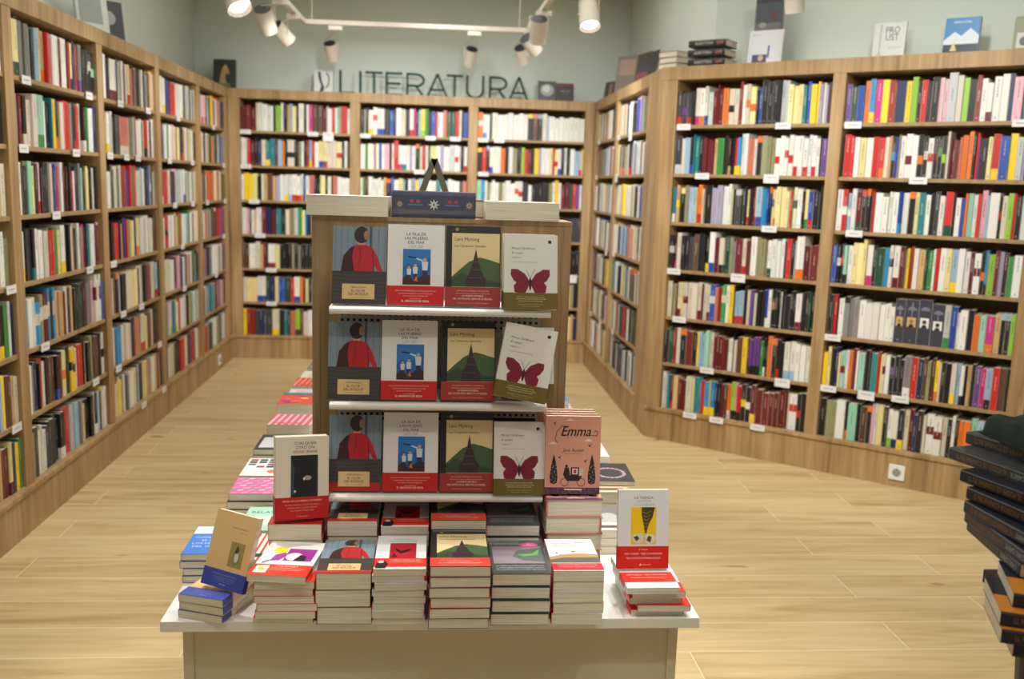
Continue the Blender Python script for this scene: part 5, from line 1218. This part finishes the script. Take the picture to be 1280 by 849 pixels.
# on the side bookcase
A = Art(0.14, 0.17); A.quad(0, 0, 1, 1, K_(64, 60, 62)); A.quad(0.55, 0.1, 0.95, 0.9, K_(160, 110, 120), 2)
standing('hardback', A, 0.30, 0.17, 0.02, (64, 60, 62), (1.50, 8.18, HB + 0.001), math.radians(-72), 'small dark book with pink strip at far end of side bookcase')
A = Art(0.2, 0.3); A.quad(0, 0, 1, 1, K_(120, 108, 98)); A.quad(0.1, 0.5, 0.9, 0.9, K_(150, 130, 116), 2)
standing('hardback', A, 0.21, 0.30, 0.06, (36, 32, 32), (1.52, 7.62, HB + 0.001), math.radians(-50), 'tall thick dark book standing on the side bookcase')
A = Art(0.24, 0.235); A.quad(0, 0, 1, 1, K_(58, 52, 56)); A.quad(0.1, 0.1, 0.9, 0.4, K_(110, 60, 66), 2)
standing('hardback', A, 0.36, 0.23, 0.03, (58, 52, 56), (1.50, 6.86, HB + 0.001), math.radians(-78), 'wide dark book standing near the end of side bookcase')
def rp(s, d, z): return Vector(FR_RIGHT((s, -d, z)))
proto('pinkbk', make_book('hardback', 0.16, 0.22, 0.036, (130, 60, 62), None, hard=True, spine=(84, 44, 46)))
rzR = math.atan2(dirR.y, dirR.x)
for i, nm in enumerate(['lowest', 'second lowest', 'third lowest', 'topmost']):
    p = Vector((1.475, 6.18, 0)); place('pinkbk', (p.x, p.y, HB + 0.001 + i * 0.037), (0, 0, math.radians(-60 + 3 * (i % 2))), 'dusty red hardback piled at the bookcase corner, %s' % nm, group='dusty red hardbacks on the bookcase corner')
proto('blackred', make_book('hardback', 0.17, 0.235, 0.038, (38, 30, 30), None, hard=True, spine=(34, 30, 32), spine_art=[('PIO', 0.08, 0.5, (220, 120, 110)), ('HISTORIA', 0.35, 0.5, (190, 190, 186))]))
for i, nm in enumerate(['lowest', 'middle', 'topmost', 'extra']):
    if i == 3: continue
    o = place('blackred', (0, 0, 0), (0, 0, 0), 'black and red hardback piled on the angled bookcase, %s' % nm, group='black and red hardbacks on the angled bookcase')
    # spine towards the room
    o.rotation_euler = (0, 0, rzR + math.pi / 2); q = rp(0.385, 0.12, HB + 0.001 + i * 0.0535)
    o.location = q - nR * 0.0 
    o.location = rp(0.385 - (0.004 if i % 2 else 0), 0.10, HB + 0.001 + i * 0.0535)
A = Art(0.2, 0.2); A.quad(0, 0, 1, 1, K_(216, 220, 224)); A.text('Biblioteca', 0.1, 0.85, 0.05, K_(130, 136, 146), 2, 'l'); A.text('1', 0.62, 0.2, 0.38, K_(40, 70, 130), 3); A.quad(0.14, 0.04, 0.58, 0.3, K_(60, 74, 100), 2); A.ell(0.4, 0.2, 0.08, 0.09, K_(200, 170, 150), 3)
standing('poster_card', A, 0.205, 0.2, 0.012, (216, 220, 224), tuple(rp(0.575, 0.14, HB + 0.001)), rzR, 'white card with a blue figure 1 on the angled bookcase', hard=False)
A = Art(0.16, 0.36); A.quad(0, 0, 1, 1, K_(66, 74, 86)); A.quad(0, 0.5, 1, 0.68, K_(110, 106, 104), 2); A.ell(0.7, 0.8, 0.16, 0.18, K_(92, 54, 56), 3); A.ell(0.3, 0.65, 0.14, 0.1, K_(150, 148, 146), 3)
standing('hardback', A, 0.165, 0.385, 0.02, (40, 44, 54), tuple(rp(0.563, 0.20, HB + 0.001)), rzR, 'tall dark picture book behind the white card with figure 1', lean=3)
A = Art(0.16, 0.19); A.quad(0, 0, 1, 1, K_(206, 212, 206))
for i, s in enumerate(['PRO', 'UST']): A.text(s, 0.6, 0.70 - 0.2 * i, 0.19, K_(70, 76, 74), 2, cond=0.8)
A.line([(0.22, 0.95), (0.22, 0.1)], 0.02, K_(110, 116, 112), 2); A.ell(0.22, 0.08, 0.07, 0.05, K_(110, 116, 112), 2); A.ell(0.22, 0.08, 0.05, 0.035, K_(206, 212, 206), 3); A.text('Por la parte de Swann', 0.72, 0.28, 0.035, K_(110, 116, 112), 2, maxw=0.4)
standing('paperback', A, 0.165, 0.19, 0.02, (206, 212, 206), tuple(rp(1.27, 0.14, HB + 0.001)), rzR, 'white book lettered PROUST on the angled bookcase', hard=False)
A = Art(0.165, 0.19); A.quad(0, 0, 1, 1, K_(60, 130, 186)); A.poly([(0, 0.4), (0.3, 0.62), (0.5, 0.5), (0.75, 0.7), (1, 0.5), (1, 0.2), (0, 0.2)], K_(206, 216, 222), 2); A.quad(0, 0, 1, 0.28, K_(30, 46, 60), 3); A.poly([(0.2, 0.1), (0.3, 0.36), (0.4, 0.1)], K_(200, 190, 110), 4); A.text('MONTAÑAS', 0.5, 0.85, 0.06, K_(230, 236, 240), 3, maxw=0.6)
standing('paperback', A, 0.17, 0.19, 0.02, (40, 90, 140), tuple(rp(1.63, 0.14, HB + 0.001)), rzR, 'blue mountain-cover book on the angled bookcase', hard=False)
A = Art(0.165, 0.17); A.quad(0, 0, 1, 1, K_(120, 128, 90)); A.quad(0.1, 0.1, 0.9, 0.55, K_(190, 190, 180), 2); A.ell(0.3, 0.3, 0.12, 0.14, K_(70, 70, 66), 3)
standing('paperback', A, 0.17, 0.175, 0.02, (120, 128, 90), tuple(rp(1.955, 0.14, HB + 0.001)), rzR, 'olive green book at the right edge of angled bookcase top', hard=False)
# on the left bookcase
A = Art(0.18, 0.26); A.quad(0, 0, 1, 1, K_(206, 214, 206)); A.quad(0.1, 0.3, 0.9, 0.9, K_(150, 160, 156), 2)
standing('paperback', A, 0.20, 0.26, 0.02, (206, 214, 206), (XL - 0.16, 5.60, HB + 0.001), math.radians(55), 'pale green book standing on the left bookcase', hard=False)
A = Art(0.16, 0.25); A.quad(0, 0, 1, 1, K_(44, 46, 46)); A.ell(0.5, 0.6, 0.26, 0.25, K_(160, 160, 156), 2)
standing('paperback', A, 0.17, 0.25, 0.02, (44, 46, 46), (XL - 0.15, 5.86, HB + 0.001), math.radians(50), 'black and white portrait book standing on the left bookcase', hard=False)

# ------------------------------------------------------------------ sockets
def socket(loc, rz, label):
    r_ = empty('power_socket', loc, (0, 0, rz)); tag(r_, label, 'power socket', 'white power sockets')
    mb = MB(); mb.box((-0.042, -0.009, -0.042), (0.042, 0, 0.042)); mb.build('face_plate', M_SOCKET, r_, bevel=0.003, weld=True)
    mb = MB(); n = 24
    for i in range(n):
        a, b = 2 * math.pi * i / n, 2 * math.pi * (i + 1) / n; c = lambda t, q, y: (q * math.cos(t), y, q * math.sin(t))
        mb.face([c(a, 0.023, -0.0092), c(b, 0.023, -0.0092), c(b, 0.020, -0.0115), c(a, 0.020, -0.0115)]); mb.face([c(a, 0.020, -0.0115), c(b, 0.020, -0.0115), c(b, 0.019, -0.0093), c(a, 0.019, -0.0093)])
    mb.face([(0.019 * math.cos(2 * math.pi * i / n), -0.0094, 0.019 * math.sin(2 * math.pi * i / n)) for i in range(n)]); mb.build('socket_ring', M_PERF, r_)
    mb = MB()
    for sx in (-0.0095, 0.0095): mb.cyl((sx, -0.0091, 0), (sx, -0.0099, 0), 0.0026, 0.0026, 10)
    mb.box((-0.003, -0.0098, 0.013), (0.003, -0.0091, 0.019)); mb.box((-0.003, -0.0098, -0.019), (0.003, -0.0091, -0.013)); mb.build('contact', M_DARK, r_)
socket(tuple(Vector(FR_RIGHT((1.56, 0.0125, 0.082)))), rzR, 'white power socket in the plinth of the angled bookcase')
socket((XL + 0.0125, 7.73, 0.085), math.pi / 2, 'white power socket in the plinth of the left bookcase')

# ------------------------------------------------------------------ track and spotlights
TZL = 2.71
tr = empty('lighting_track', (-0.15, 7.2, TZL)); tag(tr, 'white lighting track hanging near the back wall', 'lighting track')
BL_, BR_ = (-0.99, 7.32), (0.665, 7.27)
def bar(name, a, b, parent):
    a = Vector((*a, TZL)); b = Vector((*b, TZL)); d = (b - a).normalized(); n = Vector((-d.y, d.x, 0)) * 0.018; mb = MB()
    q0 = [a - n + Vector((0, 0, -0.016)), a + n + Vector((0, 0, -0.016)), a + n + Vector((0, 0, 0.016)), a - n + Vector((0, 0, 0.016))]; q1 = [p + (b - a) for p in q0]
    mb.face(q0[::-1]); mb.face(q1)
    for i in range(4): j = (i + 1) % 4; mb.face([q0[i], q0[j], q1[j], q1[i]])
    rel(mb, parent).build(name, M_LAMPW, parent, weld=True)
bar('cross_rail', BL_, BR_, tr); bar('side_rail', BL_, (-1.08, 3.0), tr); bar('side_rail', BR_, (0.74, 3.0), tr)
for (x, y) in ((-0.93, 7.315), (0.60, 7.27), (-1.05, 4.6), (0.71, 4.6)):
    mb = MB(); mb.cyl((x, y, TZL + 0.016), (x, y, CEIL - 0.001), 0.0025, 0.0025, 8); rel(mb, tr).build('hanging_cable', M_LAMPW, tr)
def can(px, py, z, aim, label, size=1.0, lit=False, up=None, mount=None):
    """a cylindrical can lamp whose body centre is seen at (px,py) at height z; aim = unit direction of the light"""
    c = gz(px, py, z); aim = Vector(aim).normalized(); r = 0.052 * size; l = 0.15 * size
    root = empty('track_spotlight', tuple(c)); tag(root, label, 'spotlight', 'white can spotlights')
    off = Vector(c)
    back = -aim * l / 2; front = aim * l / 2
    mb = MB(); mb.cyl(back, front, r, r * (1.0 if not lit else 1.12), 28, caps=False); mb.cyl(front, front - aim * 0.02, r * 0.93, r * 0.6, 28, caps=False); mb.build('lamp_housing', M_LAMPW, root)
    mb = MB(); mb.cyl(back - aim * 0.001, back + aim * 0.003, r * 0.98, r * 0.98, 28); mb.build('rear_cap', M_DARK, root)
    mb = MB(); mb.cyl(front - aim * 0.012, front - aim * 0.0115, r * 0.9, r * 0.9, 24); mb.build('lens', M_LENS, root)
    s = aim.cross(Vector((0, 0, 1))); s = s.normalized() if s.length > 0.1 else Vector((1, 0, 0))
    topp = Vector((0, 0, max(0.11 * size, mount[2] - c.z - 0.03) if mount else 0.12 * size))
    if mount: topp = Vector((mount[0] - c.x, mount[1] - c.y, mount[2] - c.z - 0.035))
    mb = MB()
    for sg in (-1, 1):
        mb.tube([s * sg * (r + 0.004), s * sg * (r + 0.004) + Vector((0, 0, r + 0.03)), topp + Vector((0, 0, -0.0))], 0.0035, 6)
        mb.cyl(s * sg * r, s * sg * (r + 0.010), 0.007, 0.007, 10)
    mb.build('yoke', M_LAMPW, root)
    mb = MB(); mb.box((topp.x - 0.05, topp.y - 0.016, topp.z), (topp.x + 0.05, topp.y + 0.016, topp.z + 0.032)); mb.build('adapter', M_LAMPW, root, bevel=0.002, weld=True)
    return root
def onrail(t, which):
    a, b = {'x': (BL_, BR_), 'l': (BL_, (-1.08, 3.0)), 'r': (BR_, (0.74, 3.0))}[which]
    return (a[0] + (b[0] - a[0]) * t, a[1] + (b[1] - a[1]) * t, TZL - 0.018)
can(414, 64, 2.585, (0.12, 0.6, -0.8), 'white can lamp alone on the cross rail, left of centre', 0.92, mount=onrail(0.14, 'x'))
can(588, 71, 2.585, (-0.15, 0.6, -0.8), 'white can lamp on the cross rail above the letter U', 0.92, mount=onrail(0.76, 'x'))
can(332, 25, 2.59, (0.12, 0.68, -0.72), 'larger white can lamp at left end of the track', 1.12, mount=onrail(0.22, 'l'))
can(353, 42, 2.57, (0.55, 0.6, -0.6), 'white can lamp tilted right beside the larger left one', 1.0, mount=onrail(0.10, 'l'))
can(673, 38, 2.56, (0.02, 0.6, -0.8), 'white can lamp on the right rail, biggest of its three', 1.05, mount=onrail(0.22, 'r'))
can(664, 56, 2.57, (0.6, 0.55, -0.55), 'white can lamp on the right rail, tilted to the right', 0.95, mount=onrail(0.11, 'r'))
can(652, 69, 2.575, (0.25, 0.66, -0.7), 'white can lamp on the right rail, lowest of its three', 0.9, mount=onrail(0.04, 'r'))
can(736, 19, 2.50, (0.06, -0.42, -0.9), 'lit white can lamp shining downwards at upper right', 0.98, lit=True)
can(294, -4, 2.48, (0.35, -0.40, -0.85), 'lit white can lamp at the upper left edge', 1.05, lit=True)
can(993, -3, 2.50, (0.2, 0.25, -0.95), 'white can lamp above the angled bookcase', 0.9)
